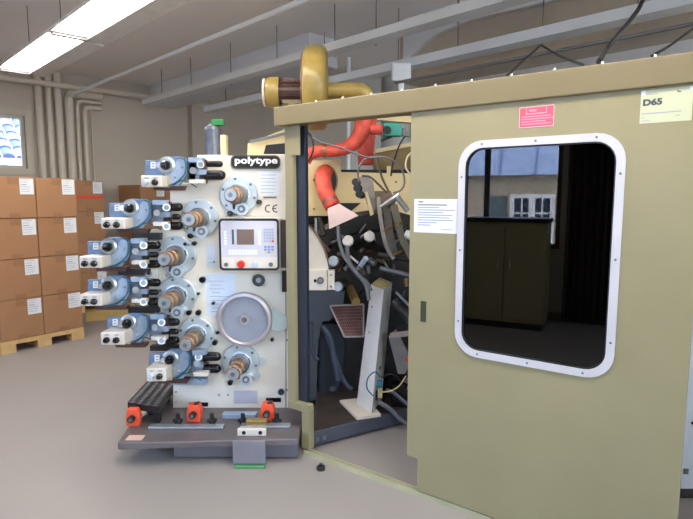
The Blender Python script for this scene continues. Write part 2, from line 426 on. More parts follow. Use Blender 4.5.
# deep plaster beam to the right
K = Vector((at(385, 70, 8.3).x, 8.3, 0)); aK, cK = room_a(K), room_c(K)
t1 = hz(209, 112.5, 2.85); T1 = room_a(t1); aB2 = T1 + .4
def bp(px, py): p = hit(px, py, R(aB2, 0), ah); return room_c(p), min(p.z, CEIL - .02)
arc = [bp(403, 66), bp(411, 56), bp(422, 44), bp(434, 35), bp(465, 21), bp(500, 12.5), bp(560, -2)]
prof = [(arc[0][0], CEIL - .001)] + arc + [(CN - .01, arc[-1][1]), (CN - .01, CEIL - .001)]
print('ARC', arc)
struct(MB().prism([R(aB2, c, z) for c, z in prof], ah * .06).build('trim_3', beam_lt))
zbr = 2.86
struct(MB().prism([R(aB2 + .06, arc[0][0] - .1, zbr), R(aB2 + .06, CN - .01, zbr), R(aB2 + .06, CN - .01, CEIL - .001), R(aB2 + .06, arc[0][0] - .1, CEIL - .001)], ah * .4).build('trim_4', beam_br))
# columns
col_m = mat('grey_column_paint', (178, 178, 172), .6, 0, .05, 2)
struct(MB().box(K + Vector((-.19, -.0, 0)) - X * .3, K + Vector((-.05, .3, CEIL))).build('trim_5', col_m))
struct(MB().cyl(K + Vector((.16, .2, 0)), K + Vector((.16, .2, CEIL - .002)), .24, n=36).build('trim_6', col_m))
# pilaster on the back wall
pa = room_a(wallpt(188, 120))
struct(MB().prism([R(pa, 0, 0), R(pa + 1.6, 0, 0), R(pa + 1.6, .14, 0), R(pa, .14, 0)], (0, 0, CEIL - .002)).build('trim_7', wallm))
q = [hz(86, 322, .002), hz(150, 316, .002), hz(150, 303, .002), hz(86, 306, .002)]
struct(MB().prism(q, (0, 0, .002)).build('floor_patch', yellowfl))  # thin yellowish patch laid on the floor by the rear cartons
# ---------------------------------------------------------------- ceiling lights
tube_e = emis('fluorescent_diffuser_glow', (255, 245, 232), 26.0)
Zl = 2.92
La = hz(22, 71, Zl); aL, cL0 = room_a(La), room_c(La)
LL, LW = 1.66, .42
def make_light(a, c):
    t = thing('ceiling_light', R(a, c + LL / 2, Zl), '', 'ceiling light', 'fluorescent ceiling lights hung in rows')
    h_ = MB()
    prof = [(-LW / 2, .0), (-LW / 2 - .015, .0), (-LW * .36, .085), (LW * .36, .085), (LW / 2 + .015, 0), (LW / 2, 0), (LW * .33, .07), (-LW * .33, .07)]
    h_.prism([R(a + u, c, Zl + z) for u, z in prof], ch * LL)
    h_.prism([R(a + u, c - .012, Zl + z) for u, z in [(-LW / 2 - .015, 0), (-LW * .36, .085), (LW * .36, .085), (LW / 2 + .015, 0)]], ch * .012)
    h_.prism([R(a + u, c + LL, Zl + z) for u, z in [(-LW / 2 - .015, 0), (-LW * .36, .085), (LW * .36, .085), (LW / 2 + .015, 0)]], ch * .012)
    h_.build('housing', mat('white_enamel', (226, 224, 224), .4), t)
    d_ = MB()
    d_.prism([R(a + u, c + .06, Zl + z) for u, z in [(-LW * .43, .03), (-LW * .43, .004), (LW * .14, .004), (LW * .14, .03)]], ch * (LL - .12))
    d_.build('diffuser', tube_e, t)
    for k in (.2, .8):
        w_ = MB(); w_.cyl(R(a, c + LL * k, Zl + .085), R(a, c + LL * k, CEIL), .004, n=6); w_.build('suspension_wire', cablegrey, t)
    w_ = MB(); w_.prism([R(a + u, c - .012, Zl + z) for u, z in [(LW * .17, .002), (LW * .17, -.012), (LW / 2 + .015, -.03), (LW / 2 + .015, 0)]], ch * (LL + .024)); w_.build('reflector_wing', mat('grey_enamel_wing', (196, 194, 192), .6), t)
    w_ = MB(); w_.bar(R(a - LW * .46, c - .045, Zl - .01), R(a + LW * .2, c - .045, Zl - .01), .05, .02); w_.build('end_clip', cablegrey, t)
    return t
rows = [(aL, [cL0 + k * (LL + .09) for k in range(4)]), (aL + 3.1, [cL0 + 6.6 + k * 1.9 for k in range(3)])]  # fixtures past the visible pair are added, unseen, to light the room
labs = {(0, 0): 'lit fluorescent ceiling light at far end of the top left row', (0, 1): 'lit fluorescent ceiling light cut by the top edge, nearest in the top left row'}
nn = 0
for i, (a, cs) in enumerate(rows):
    for j, c in enumerate(cs):
        if c + LL > CN - .1: continue
        t = make_light(a, c)
        t['label'] = labs.get((i, j), 'unseen fluorescent ceiling light added overhead for room light, %s in the %s row of lights' % (('first', 'second', 'third', 'fourth')[j], ('left', 'right')[i]))
# ---------------------------------------------------------------- trays and pipes
def tray(name, p0, p1, w, h, hangers, label):
    d = (p1 - p0).normalized()
    t = thing(name, p0, label, 'cable tray', 'metal cable trays hung from the ceiling')
    mb = MB(); sd = d.cross(Zu).normalized()
    prof = [(-w / 2, h), (-w / 2, 0), (w / 2, 0), (w / 2, h), (w / 2 - .008, h), (w / 2 - .008, .008), (-w / 2 + .008, .008), (-w / 2 + .008, h)]
    mb.prism([p0 + sd * u + Zu * z for u, z in prof], p1 - p0)
    mb.build('channel', tray_m, t)
    L = (p1 - p0).length
    for k in hangers:
        q = p0 + d * (L * k)
        r_ = MB(); r_.cyl(q - sd * (w / 2 + .008) - Zu * .01, Vector((q.x, q.y, CEIL)) - sd * (w / 2 + .008), .005, n=8)
        r_.cyl(q - sd * (w / 2 + .008) + Zu * (h * .5), q - sd * (w / 2 + .008) + Zu * (h * .5 + .03), .013, n=8)
        r_.build('hanger', steel_d, t)
    return t
t0 = hz(147, 105.2, 3.0); T0 = room_a(t0); c_ = room_c(t0)
tray('cable_tray', R(T0, c_, 3.0), R(T0, CN - .3, 3.0), .16, .075, (.03, .11, .2, .285, .37, .42, .5, .7), 'pale grey cable tray running from above the bottle up across the frame top')
t1 = hz(209, 112.5, 2.85); T1 = room_a(t1); c_ = room_c(t1)
tray('cable_tray', R(T1, c_, 2.85), R(T1, CN - .3, 2.85), .18, .08, (.03, .13, .24, .35, .42, .5, .57, .64, .8), 'pale grey cable tray passing behind the yellow blower and over the olive enclosure')
q0 = hz(84, 89.6, 3.1); pa_ = room_a(q0)
def pipe(name, pts, r, label, cat='pipe', group=None, m=pipe_m, k=1, n=16):
    return tag(MB().tube(pts, r, k=k, n=n).build(name, m), label, cat, group)
pipe('ceiling_pipe', [R(pa_, .3, 3.1), R(pa_, CN - .3, 3.1)], .022, 'thin white pipe crossing the ceiling diagonally between lamp and cable tray', m=tray_m)
for c_k in (room_c(hz(169, 51, 3.1)),):
    pass
q1 = hz(430, 76, 2.62); pa2 = room_a(q1)
pipe('conduit_pipe', [R(pa2, max(.3, room_c(hz(400, 84, 2.62))), 2.62), R(pa2, CN - .3, 2.62)], .013, 'thin grey conduit below the rear cable tray, just above the enclosure roof', m=cablegrey)
wp0 = wallpt(0, 77.5, .2)
pipe('wall_pipe', [R(AL + .05, .2, wp0.z), R(pa + .3, .2, wp0.z)], .042, 'horizontal white pipe along the back wall just under the ceiling')
# vertical pipes on the back wall
vp = [(42, 3.2, None), (52, 2.9, None), (61.5, 3.4, None), (71.5, 3.8, 93), (79.5, 1.8, 101), (86.5, 2.2, 107), (94.5, .8, None)]
desc = ['first from the window, tallest on the left', 'second from the window', 'third from the window', 'thickest, fourth from the window, bending right at the top', 'thin one bending right under the thick bend', 'lowest bend of the nested pipe bends', 'thinnest, last on the right']
for (px, rp, ybend), ds in zip(vp, desc):
    p_ = wallpt(px, 150, .09); r_ = rp * (p_.y / F); aa = room_a(p_)
    if ybend:
        zt2 = wallpt(px, ybend, .09).z; a_end = room_a(wallpt(101, ybend, .09))
        pts = [R(aa, .09, .02), R(aa, .09, zt2 - .08), R(aa + .02, .09, zt2 - .02), R(aa + .08, .09, zt2), R(a_end, .09, zt2)]
    else: pts = [R(aa, .07 if px < 90 else .022, .02), R(aa, .07 if px < 90 else .022, (wp0.z - .1) if px > 90 else CEIL - .02)]
    pipe('wall_pipe', pts, r_, 'vertical cream painted wall pipe, ' + ds, group='vertical pipes on the back wall')
p_ = wallpt(101.5, 103, .08); z1_, z2_ = wallpt(101.5, 91, .08).z, wallpt(101.5, 112, .08).z
# white vertical pipe beside blower, column boxes
pp = at(348.5, 80, 7.6); pipe('vertical_pipe', [Vector((pp.x, pp.y, .02)), Vector((pp.x, pp.y, CEIL - .02))], .028, 'slim white vertical pipe right behind the yellow blower', m=tray_m)
pp = at(430, 0, 8.2)
jb = MB(); a_ = at(392, 63, 5.2); b_ = at(411, 80, 5.2)
jb.box((a_.x, 5.2, a_.z), (b_.x, 5.3, b_.z)); jb.box((a_.x + .01, 5.19, a_.z - .01), (b_.x - .01, 5.2, b_.z + .01), 0)
jb.bar(at(401, 80, 5.25), at(401, 100, 5.25), .05, .05)
tag(jb.build('junction_box', tray_m, bevel=.008), 'pale grey junction box beside the round column above the enclosure', 'junction box')
# hanging cables from the ceiling to the enclosure
def cable(name, pts, r, label, m=black, group=None, n=8):
    return tag(MB().tube(pts, r, n=n).build(name, m), label, 'cable', group)
Yc = 3.3
c1_ = [atz(599, 62, 2.165), at(606, 50, 2.85), at(618, 35, 2.9), at(632, 18, 2.95), at(641, 4, 3.0), at(644, -14, 3.0), at(640, -110, 3.0), at(640, -190, 3.0)]
cable('power_cable', c1_, .012, 'thick black cable rising from the enclosure roof to the top edge')
cable('thin_cable', [atz(507, 76, 2.165), at(524, 60, 3.4), at(540, 45.5, 3.9)], .007, 'thin dark cable left of the peak hanging from the rear cable tray')
cable('thin_cable', [at(542, 45.5, 3.9), at(560, 56, 3.4), atz(583, 65, 2.165)], .007, 'thin dark cable right of the peak sagging towards the enclosure roof')
cable('thin_cable', [atz(652, 56, 2.165), at(672, 44, 2.9), at(705, 20, 3.1)], .007, 'thin dark cable rising towards the right edge over the enclosure')

# ---------------------------------------------------------------- carton stacks
A_ = atz(4, 354.8); B_ = atz(86, 337.8)
hB = math.atan2(B_.x - A_.x, B_.y - A_.y)
print('cartons heading', math.degrees(hB), 'len', (B_ - A_).length, A_, B_)
dB = (B_ - A_).normalized(); nB = Vector((dB.y, -dB.x, 0))
def sB(px, py, off=0): p = hit(px, py, A_ + nB * off, nB); return (p - A_).dot(dB), p.z
ztop = sB(34, 177.3)[1]; zbot = sB(44, 334.5)[1]; s_mid = sB(34.6, 177)[0]; s_r = sB(80, 260)[0]
print('cartons z', zbot, ztop, 's', s_mid, s_r)
CW = (s_r - s_mid); CH = (ztop - zbot) / 4
def pallet(org, d, n, W, D, H, label):
    t = thing('pallet', org, label, 'pallet', 'wooden pallets under the cartons')
    mb = MB()
    def b(s0, s1, o0, o1, z0, z1): mb.prism([org + d * s0 - n * o0 + Zu * z0, org + d * s1 - n * o0 + Zu * z0, org + d * s1 - n * o1 + Zu * z0, org + d * s0 - n * o1 + Zu * z0], (0, 0, z1 - z0))
    for k in range(5): b(0, W, D * k / 5 + .003, D * (k + 1) / 5 - .02, H - .022, H)
    mb.build('deck_boards', wood, t); 
    for s0 in (0, W / 2 - .07, W - .14):
        mb = MB(); b(s0, s0 + .14, 0, D - .01, 0, .02); mb.build('skid', wood, t)
        for o0 in (0, D / 2 - .07, D - .15):
            mb = MB(); b(s0, s0 + .14, o0, o0 + .14, .02, H - .044); mb.build('block', wood, t)
    mb = MB()
    for o0 in (0, D / 2 - .05, D - .11): b(0, W, o0, o0 + .1, H - .044, H - .022)
    mb.build('stringer_board', wood, t)
    return t
g_ = .006
pallet(A_ + dB * (s_r - 2 * CW - g_), dB, nB, 2 * CW + g_, .8, zbot - .002, 'wooden pallet under the large front carton stack at left')
def carton_mesh(w, d, h):
    """local: front face at y=0 towards -y, x 0..w, z 0..h"""
    t = bpy.data.objects.new('carton', None); COL.objects.link(t)
    b = MB(); b.box((0, 0, 0), (w, d, h)); b.build('box', card, t, bevel=.006, )
    tp = MB()
    tp.box((w * .38, -.0015, h * .82), (w * .62, 0, h + .001)); tp.box((w * .38, -.001, h), (w * .62, d, h + .0012)); tp.build('tape', card_d, t)
    tp = MB(); tp.box((w * .38, -.0015, -.0), (w * .62, 0, h * .12)); tp.build('tape', card_d, t)
    lb = MB(); x0, x1, z0, z1 = w * .64, w * .96, h * .58, h * .97
    lb.box((x0, -.004, z0), (x1, -.0016, z1), 0)
    for k in range(6):
        zz = z1 - .012 - k * (z1 - z0 - .02) / 6; ww_ = (x1 - x0) * random.uniform(.4, .85)
        lb.box((x0 + .01, -.005, zz - .004 * (1 + (k == 2))), (x0 + .01 + ww_, -.004, zz), 1)
    lb.build('shipping_label', [paper, inklt], t)
    return t
proto = carton_mesh(CW - g_, .6, CH - .004)
rown = ['top row', 'second row from the top', 'third row from the top', 'bottom row']
first = True
def place_carton(org, ang, label, group, scale=None, hidelabel=False):
    global first
    o = proto if first else copy_tree(proto); first = False
    o.location = org; o.rotation_euler = (0, 0, ang)
    if scale: o.scale = scale
    tag(o, label, 'carton', group)
    return o
angB = math.atan2(dB.y, dB.x)
for r_ in range(4):
    for c in range(2):
        z = zbot + CH * (3 - r_) + .001
        jig = random.uniform(-.006, .006)
        place_carton(A_ + dB * (s_r - CW * (2 - c) + (g_ / 2)) + nB * jig + Zu * z, angB,
                     'brown cardboard carton of the front stack, %s column, %s' % (('left', 'right')[c], rown[r_]), 'cartons of the front stack')
# an extra pair of labels (lower right carton row carries two sheets)
# second stack
S2 = atz(89, 312); S2b = hit(77, 305, S2, Vector((ch.x, ch.y, 0)))
def s2(px, py): p = hit(px, py, S2, nB); return (p - S2).dot(dB), p.z
zt_2 = s2(92, 180.5)[1]; s2r = s2(105, 215)[0]; 
H2 = (zt_2 - .146) / 4
pallet(S2 + dB * (s2r - 2 * CW - .002), dB, nB, 2 * CW, .8, .144, 'wooden pallet under the rear carton stack beside the machine')
for r_ in range(4):
    for c in range(2):
        if c == 0: continue
        o = place_carton(S2 + dB * (s2r - CW * (2 - c)) + Zu * (.146 + H2 * (3 - r_)), angB,
                         'brown carton of the rear stack beside the machine, %s' % rown[r_], 'cartons of the rear stack', (1, 1, (H2 - .003) / (CH - .004)))
tp = MB(); s0_, z0_ = s2(78, 197); 
q = S2 + dB * (s2r - CW + .004) + nB * .0075
tp.prism([q + Zu * (z0_ - .02), q + dB * (CW - .02) + Zu * (z0_ - .02), q + dB * (CW - .02) + Zu * (z0_ + .02), q + Zu * (z0_ + .02)], nB * .002)
tag(tp.build('red_tape_strip', redtape), 'red tape strip across the top carton of the rear stack', 'tape')
# third stack, behind the ink units
S3 = Vector((at(140, 184, 8.0).x, 8.0, 0)); z3 = at(130, 184.5, 8.0).z
H3 = (z3 - .146) / 4
pallet(S3, dB, nB, 2 * CW, .8, .144, 'wooden pallet of the carton stack hidden behind the ink units')
for r_ in range(4):
    for c in range(2):
        place_carton(S3 + dB * (CW * c) + Zu * (.146 + H3 * (3 - r_)), angB,
                     'brown carton of the stack behind the ink units, %s column, %s' % (('left', 'right')[c], rown[r_]), 'cartons behind the ink units', (1, 1, (H3 - .003) / (CH - .004)))
# ================================================================ ENCLOSURE
def fit_text(mb, body, org, ux, uy, h, width, depth, m, bold=.02):
    tmp = MB(); tmp.text(body, (0, 0, 0), X, Zu, 1, 0, 0, bold)
    xs = [v.x for v in tmp.v]; zs = [v.z for v in tmp.v]
    W_, H_ = max(xs) - min(xs), max(zs) - min(zs)
    s_ = h / H_; k = width / (W_ * s_)
    ux = Vector(ux).normalized(); uy = Vector(uy).normalized()
    mb.text(body, Vector(org) - ux * (min(xs) * s_ * k) - uy * (min(zs) * s_), ux, uy, s_, depth, m, bold, sx=k)
s_b0 = sE(273.4, 118, .05)[0]
zbt = .5 * (sE(273.4, 108.8, .05)[1] + sE(693, 48.6, .05)[1]); zbb = .5 * (sE(273.9, 127.8, .05)[1] + sE(693, 80.3, .05)[1])
print('BEAM', sE(273.4, 108.8, .05), sE(693, 48.6, .05), sE(273.9, 127.8, .05), sE(693, 80.3, .05))
S_END = 3.5; DEP = 2.3
enc = thing('machine_enclosure', E(1.2, 0, -.6), 'large olive green machine enclosure with framed dark window and open bay', 'machine enclosure')
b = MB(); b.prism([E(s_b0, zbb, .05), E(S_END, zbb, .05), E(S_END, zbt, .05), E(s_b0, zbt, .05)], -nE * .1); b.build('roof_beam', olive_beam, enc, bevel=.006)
# rivet nubs along the beam's top edge
s_n = [sE(p, q, .03)[0] for p, q in ((436, 84), (603, 60))]
stp = (s_n[1] - s_n[0]) / 4
k = -4
while s_n[0] + k * stp < S_END - .1:
    s_ = s_n[0] + k * stp
    if s_ > s_b0 + .03:
        m_ = MB(); m_.cyl(E(s_, zbt - .002, .035), E(s_, zbt + .01, .035), .006, .005, n=10); m_.build('roof_screw', white, enc)
    k += 1
# corner post with jogged foot
sp0, sp1 = sE(284.6, 140)[0], sE(292.5, 140)[0]
sp2 = sE(300.5, 150)[0]
sf0, sf1 = sE(302, 430)[0], sE(309.3, 430)[0]
zj = sE(300, 411)[1]; zj2 = sE(300, 403)[1]
print('POST', sp0, sp1, sp2, sf0, sf1, zj, zj2)
b = MB(); b.prism([E(sp0, zj, 0), E(sp1, zj, 0), E(sp1, zbb, 0), E(sp0, zbb, 0)], -nE * .05); b.build('corner_post', olive, enc, bevel=.003)
zpl = sE(300, 155)[1]
b = MB(); b.prism([E(sp1 - .02, zpl, .006), E(sp2, zpl, .006), E(sp2, zbb, .006), E(sp1 - .02, zbb, .006)], -nE * .005); b.build('gusset_plate', olive, enc)
b = MB(); b.prism([E(sp0, zj, .004), E(sf1, zj, .004), E(sf1, zj2, .004), E(sp0, zj2, .004)], -nE * .05); b.build('post_jog', olive, enc, bevel=.003)
b = MB(); b.prism([E(sf0, .03, .004), E(sf1, .03, .004), E(sf1, zj, .004), E(sf0, zj, .004)], -nE * .05); b.build('post_foot', olive, enc, bevel=.003)
sd1 = sE(306, 250, -.03)[0]; sd0 = sE(297, 250, -.03)[0]
b = MB(); b.prism([E(sd0 - .02, zj2, -.03), E(sd1, zj2, -.03), E(sd1, zbb, -.03), E(sd0 - .02, zbb, -.03)], -nE * .03); b.build('door_seal', mat('dark_blue_black_rubber', (32, 39, 52), .4), enc, bevel=.004)
# bottom rail, two-flanged channel
S_D0 = sE(409, 300)[0]; S_D1 = sE(684.2, 430)[0]
print('DOOR', S_D0, S_D1, S_D1 - S_D0)
b = MB()
b.prism([E(sf0 + .03, 0, .022), E(sf0 + .03, .03, .022), E(sf0 + .03, .03, .012), E(sf0 + .03, .008, .012), E(sf0 + .03, .008, -.012), E(sf0 + .03, .03, -.012), E(sf0 + .03, .03, -.02), E(sf0 + .03, 0, -.02)], dE * (S_END - sf0 - .03))
b.build('bottom_rail', mat('pale_olive_rail_paint', (176, 172, 140), .5, 0, .08, 8), enc)
for s_ in (sE(321, 468)[0], 1.3, 2.2):
    b = MB(); q = atz(321, 469.5, 0) if s_ < .5 else E(s_, 0, .085)
    b.cyl(q, q + Zu * .02, .025, n=16); b.cyl(q + Zu * .02, q + Zu * .035, .011, n=12)
    b.build('levelling_foot', dark, enc)
# unseen end panel; back and roof panels added to keep the bay dark
b = MB(); b.prism([E(S_END, .03, .05), E(S_END, .03, -DEP), E(S_END, zbt, -DEP), E(S_END, zbt, .05)], dE * .04); b.build('end_panel', olive, enc)
b = MB(); b.prism([E(.95, .03, -DEP), E(S_END, .03, -DEP), E(S_END, zbt, -DEP), E(.95, zbt, -DEP)], -nE * .04); b.build('bay_shade_back', olive, enc)
b = MB(); b.prism([E(1.0, zbt - .03, -.05), E(S_END, zbt - .03, -.05), E(S_END, zbt - .03, -DEP), E(1.0, zbt - .03, -DEP)], (0, 0, .02)); b.build('bay_shade_roof', olive_beam, enc)
# door: notch in its lower left corner
OD = .03
zdt = zbb + .015
zn = sE(410, 456, OD)[1]; S_N = sE(417.2, 480, OD)[0]; S_D0 = sE(408.9, 300, OD)[0]; S_D1 = sE(684.2, 430, OD)[0]
wc0, wc1 = sE(457.2, 250, OD)[0], sE(620.9, 250, OD)[0]
wz1, wz0 = sE(537, 136.9, OD)[1], sE(534, 367.5, OD)[1]
print('DOORWIN', wc0, wc1, wz0, wz1)
wcen = E((wc0 + wc1) / 2, (wz0 + wz1) / 2, OD); WW, WH = wc1 - wc0, wz1 - wz0; FW = .034
inner = rrect(wcen, dE, Zu, WW - 2 * FW, WH - 2 * FW, .085)
# outline pts matched to inner ring count for a frame mesh: build as ring of quads using projected outer rectangle
def outer_for(p, s0, s1, z0, z1):
    d = p - wcen; a = d.dot(dE); z = d.z
    ax, zx = (s1 if a > 0 else s0), (z1 if z > 0 else z0)
    hx = ax - (wc0 + wc1) / 2; hz_ = zx - (wz0 + wz1) / 2
    k = min(abs(hx / a) if abs(a) > 1e-6 else 1e9, abs(hz_ / z) if abs(z) > 1e-6 else 1e9)
    return wcen + d * k
ZL_ = .04
b = MB(); n_ = len(inner)
outer = [outer_for(p, S_D0, S_D1, zn, zdt) for p in inner]
b.frame(outer, inner, -nE * .04)
# fill the corners that the radial projection cuts off
for (s_, z_) in ((S_D1, zdt), (S_D0, zdt), (S_D0, zn), (S_D1, zn)):
    c_ = E(s_, z_, OD)
    best = None
    for i in range(n_):
        a1, a2 = outer[i], outer[(i + 1) % n_]
        on1 = abs((a1 - c_).dot(dE)) < 1e-4, abs((a1 - c_).z) < 1e-4
        on2 = abs((a2 - c_).dot(dE)) < 1e-4, abs((a2 - c_).z) < 1e-4
        if (on1[0] and on2[1] and not on2[0]) or (on1[1] and on2[0] and not on2[1]):
            best = (a1, a2)
    if best: b.prism([best[0], c_, best[1]], -nE * .04)
b.prism([E(S_N, ZL_, OD), E(S_D1, ZL_, OD), E(S_D1, zn, OD), E(S_N, zn, OD)], -nE * .04)
door = b.build('door', olive, enc)
fo = rrect(wcen + nE * .008, dE, Zu, WW, WH, .115); fi = rrect(wcen + nE * .008, dE, Zu, WW - 2 * FW, WH - 2 * FW, .085)
b = MB(); b.frame(fo, fi, -nE * .0075)
b.frame([p - nE * .0 for p in rrect(wcen + nE * .004, dE, Zu, WW - 2 * FW + .002, WH - 2 * FW + .002, .085)], rrect(wcen + nE * .004, dE, Zu, WW - 2 * FW - .012, WH - 2 * FW - .012, .08), -nE * .02, 1)
# small screws of the frame
def fpt(u, v): return wcen + dE * (u * (WW - FW) / 2) + Zu * (v * (WH - FW) / 2) + nE * .008
for u, v in ((-.72, 1), (0, 1), (.72, 1), (-1, .7), (-1, .0), (-1, -.7), (1, .7), (1, .0), (1, -.7), (-.7, -1), (0, -1), (.7, -1)):
    b.cyl(fpt(u, v), fpt(u, v) + nE * .002, .0055, .004, 2, 10)
wf = b.build('window_frame', [alu, black, steel_d], door)
b = MB(); b.prism(rrect(wcen - nE * .008, dE, Zu, WW - 2 * FW, WH - 2 * FW, .085), -nE * .005)
b.build('window_pane', glassmat('smoked_door_glass', (.07, .07, .075, 1), 1.8), door)
# handle recess
h0, hz0 = sE(419.3, 322.5, OD); h1, hz1 = sE(427.6, 300.5, OD)
b = MB(); b.frame([E(h0, hz0, OD + .002), E(h1, hz0, OD + .002), E(h1, hz1, OD + .002), E(h0, hz1, OD + .002)], [E(h0 + .006, hz0 + .006, OD + .002), E(h1 - .006, hz0 + .006, OD + .002), E(h1 - .006, hz1 - .006, OD + .002), E(h0 + .006, hz1 - .006, OD + .002)], -nE * .0018, 0)
b.prism([E(h0 + .004, hz0 + .004, OD + .001), E(h1 - .004, hz0 + .004, OD + .001), E(h1 - .004, hz1 - .004, OD + .001), E(h0 + .004, hz1 - .004, OD + .001)], -nE * .0008, 1)
b.build('recessed_handle', [olive, mat('dark_green_recess', (58, 62, 44), .5)], door)
# stickers
def sticker(px0, py0, px1, py1, mats, draw, label):
    """px rect at left-top and right-bottom; drawn upright on the door"""
    a0 = sE(px0, (py0 + py1) / 2, OD)[0]; a1 = sE(px1, (py0 + py1) / 2, OD)[0]
    pc = (px0 + px1) / 2; z1 = sE(pc, py0, OD)[1]; z0 = sE(pc, py1, OD)[1]
    b = MB(); b.prism([E(a0, z0, OD + .0012), E(a1, z0, OD + .0012), E(a1, z1, OD + .0012), E(a0, z1, OD + .0012)], -nE * .001)
    draw(b, lambda u, v: E(a0 + (a1 - a0) * u, z0 + (z1 - z0) * v, OD + .0012), a1 - a0, z1 - z0)
    return lab(b.build('sticker', mats, door), label)
def rect(b, P_, u0, v0, u1, v1, m, e=.0006):
    b.prism([P_(u0, v0), P_(u1, v0), P_(u1, v1), P_(u0, v1)], nE * e, m)
def d_notice(b, P_, w, h):
    rnd = random.Random(3)
    rect(b, P_, .1, .9, .22, .93, 1); 
    for k, L in enumerate((.68, .5, .86, .6, .8, .74, .82, .45, .3)):
        v = .84 - k * .075; rect(b, P_, .09, v - .028, .09 + L, v, 2 if k else 1)
    rect(b, P_, .66, .1, .9, .12, 2)
sticker(414.2, 199, 457.2, 233, [paper, ink, inklt], d_notice, 'white printed paper notice')
def d_red(b, P_, w, h):
    for (u0, v0, u1, v1) in ((0, 0, 1, .03), (0, .97, 1, 1), (0, 0, .015, 1), (.985, 0, 1, 1), (.2, .66, .21, .96), (.78, .66, .79, .96), (.2, .64, .79, .67)): rect(b, P_, u0, v0, u1, v1, 1)
    fit_text(b, 'A DANGER', P_(.28, .75), dE, Zu, h * .13, w * .4, .0008, 1)
    for v, L in ((.52, .84), (.4, .9), (.28, .8), (.16, .86)): rect(b, P_, .07, v, .07 + L, v + .05, 2)
def d_red2(b, P_, w, h):
    for (u0, v0, u1, v1) in ((0, 0, 1, .03), (0, .97, 1, 1), (0, 0, .015, 1), (.985, 0, 1, 1), (.2, .66, .21, .96), (.78, .66, .79, .96), (.2, .64, .79, .67)): rect(b, P_, u0, v0, u1, v1, 1)
    rect(b, P_, .29, .76, .5, .86, 2)
    for v, L in ((.5, .84), (.38, .9), (.26, .7), (.14, .86)): rect(b, P_, .07, v, .07 + L, v + .05, 2)
sticker(519.4, 106.2, 554, 127, [pinkred, mat('pale_pink_print', (246, 190, 200), .6), mat('mid_pink_print', (240, 140, 162), .6)], d_red2, 'red warning sticker with pale print')
def d_65(b, P_, w, h):
    fit_text(b, 'D65', P_(.05, .53), dE, Zu, h * .21, w * .38, .0008, 1, .05)
    rect(b, P_, .1, .86, .33, .885, 2); rect(b, P_, .03, .28, .8, .31, 2); rect(b, P_, .04, .16, .1, .18, 2); rect(b, P_, .7, .16, .78, .185, 2); rect(b, P_, .04, .07, .2, .09, 2)
    rect(b, P_, .7, .87, .735, .91, 1); rect(b, P_, .735, .85, .77, .885, 1)
    b.prism([P_(0, .86), P_(.09, .86), P_(.09, 1), P_(0, 1)], nE * .0008, 3)
    b.prism([P_(.93, .9), P_(1, .9), P_(1, 1), P_(.93, 1)], nE * .0008, 3)
sticker(640.5, 88.5, 692.5, 122, [palegreen, ink, inklt, paper], d_65, 'pale sticker reading D65')

# ================================================================ PRINTING MACHINE FRONT
YM = 3.60
def pm(px, py, off=0.0): return at(px, py, YM - off)
KP = (pm(201, 300) - pm(200, 300)).x
mach = thing('printing_machine', at(230, 440, YM + .4) * 1, 'cream offset printing machine with blue-grey ink units and a row of steel mandrel discs', 'printing machine')
mach.location.z = 0
def fy(b, pts, off, dep, m=0):
    """prism from pixel outline: front face at YM-off, depth dep away from the viewer"""
    b.prism([pm(x, y, off) for x, y in pts], (0, dep, 0), m)
def rectp(x0, y0, x1, y1): return [(x0, y1), (x1, y1), (x1, y0), (x0, y0)]
outl = [(290.5, 154), (204, 156.5), (204, 182), (170, 183.5), (170, 228.5), (146.5, 230), (143, 255), (143, 285), (147, 306), (152, 319), (156, 334), (171, 350), (171, 378), (173, 386), (173, 409.5), (290.5, 408)]
b = MB(); fy(b, outl[::-1], 0, .03); b.build('front_plate', cream, mach, bevel=.004)
b = MB(); p0 = pm(178, 200); p1 = pm(289, 404)
b.box((p0.x, YM + .031, p1.z), (p1.x, YM + 1.3, p0.z)); b.build('body', cream, mach)
for q in ((176, 402), (287, 390), (287, 340), (287, 260), (248, 336), (214, 262), (176, 392), (230, 178), (246, 168), (219, 395), (228, 395)):
    b = MB(); b.cyl(pm(*q, .006), pm(*q, 0), 1.1 * KP, n=10); b.build('plate_bolt', steel_d, mach)
for q in ((202, 280, 3.0), (198, 313, 2.7), (188.5, 313, 2.6), (214.5, 343, 2.6), (259, 202.3, 2.7), (230, 213.5, 2.8), (194, 243.5, 2.2), (190, 236, 2.6), (185, 244, 1.8), (217, 333, 1.4), (213, 303.5, 1.4), (198, 294, 1.2), (230, 383, 2.6), (272, 340, 1.8)):
    b = MB(); b.cyl(pm(q[0], q[1], .03), pm(q[0], q[1], .03) + Yv * .03, q[2] * KP, n=16); b.build('black_dot', blackgl, mach)  # raised black discs stand in for the dark holes in the plate
# right edge joint line
b = MB(); fy(b, rectp(285.6, 158, 286.3, 408), .002, .0018); b.build('edge_seam', dark, mach)
# nameplate
def rr_px(cx, cy, w, h, r, off): 
    c = pm(cx, cy, off); k = (YM - off) / YM * KP
    return rrect(c, X, Zu, w * k, h * k, r * k, 6)
b = MB(); b.prism(rr_px(255.4, 162, 48, 13, 5, .012), (0, .011, 0), 0)
b.frame(rr_px(255.4, 162, 47, 12, 4.6, .0125), rr_px(255.4, 162, 46.2, 11.2, 4.3, .0125), (0, .001, 0), 2)
fit_text(b, 'polytype', pm(234.8, 165.9, .013), X, Zu, 8.8 * KP, 41.5 * KP, .0012, 1, .035)
b.build('nameplate', [mat('matt_black_plate', (24, 24, 24), .8), white, cablegrey], mach)
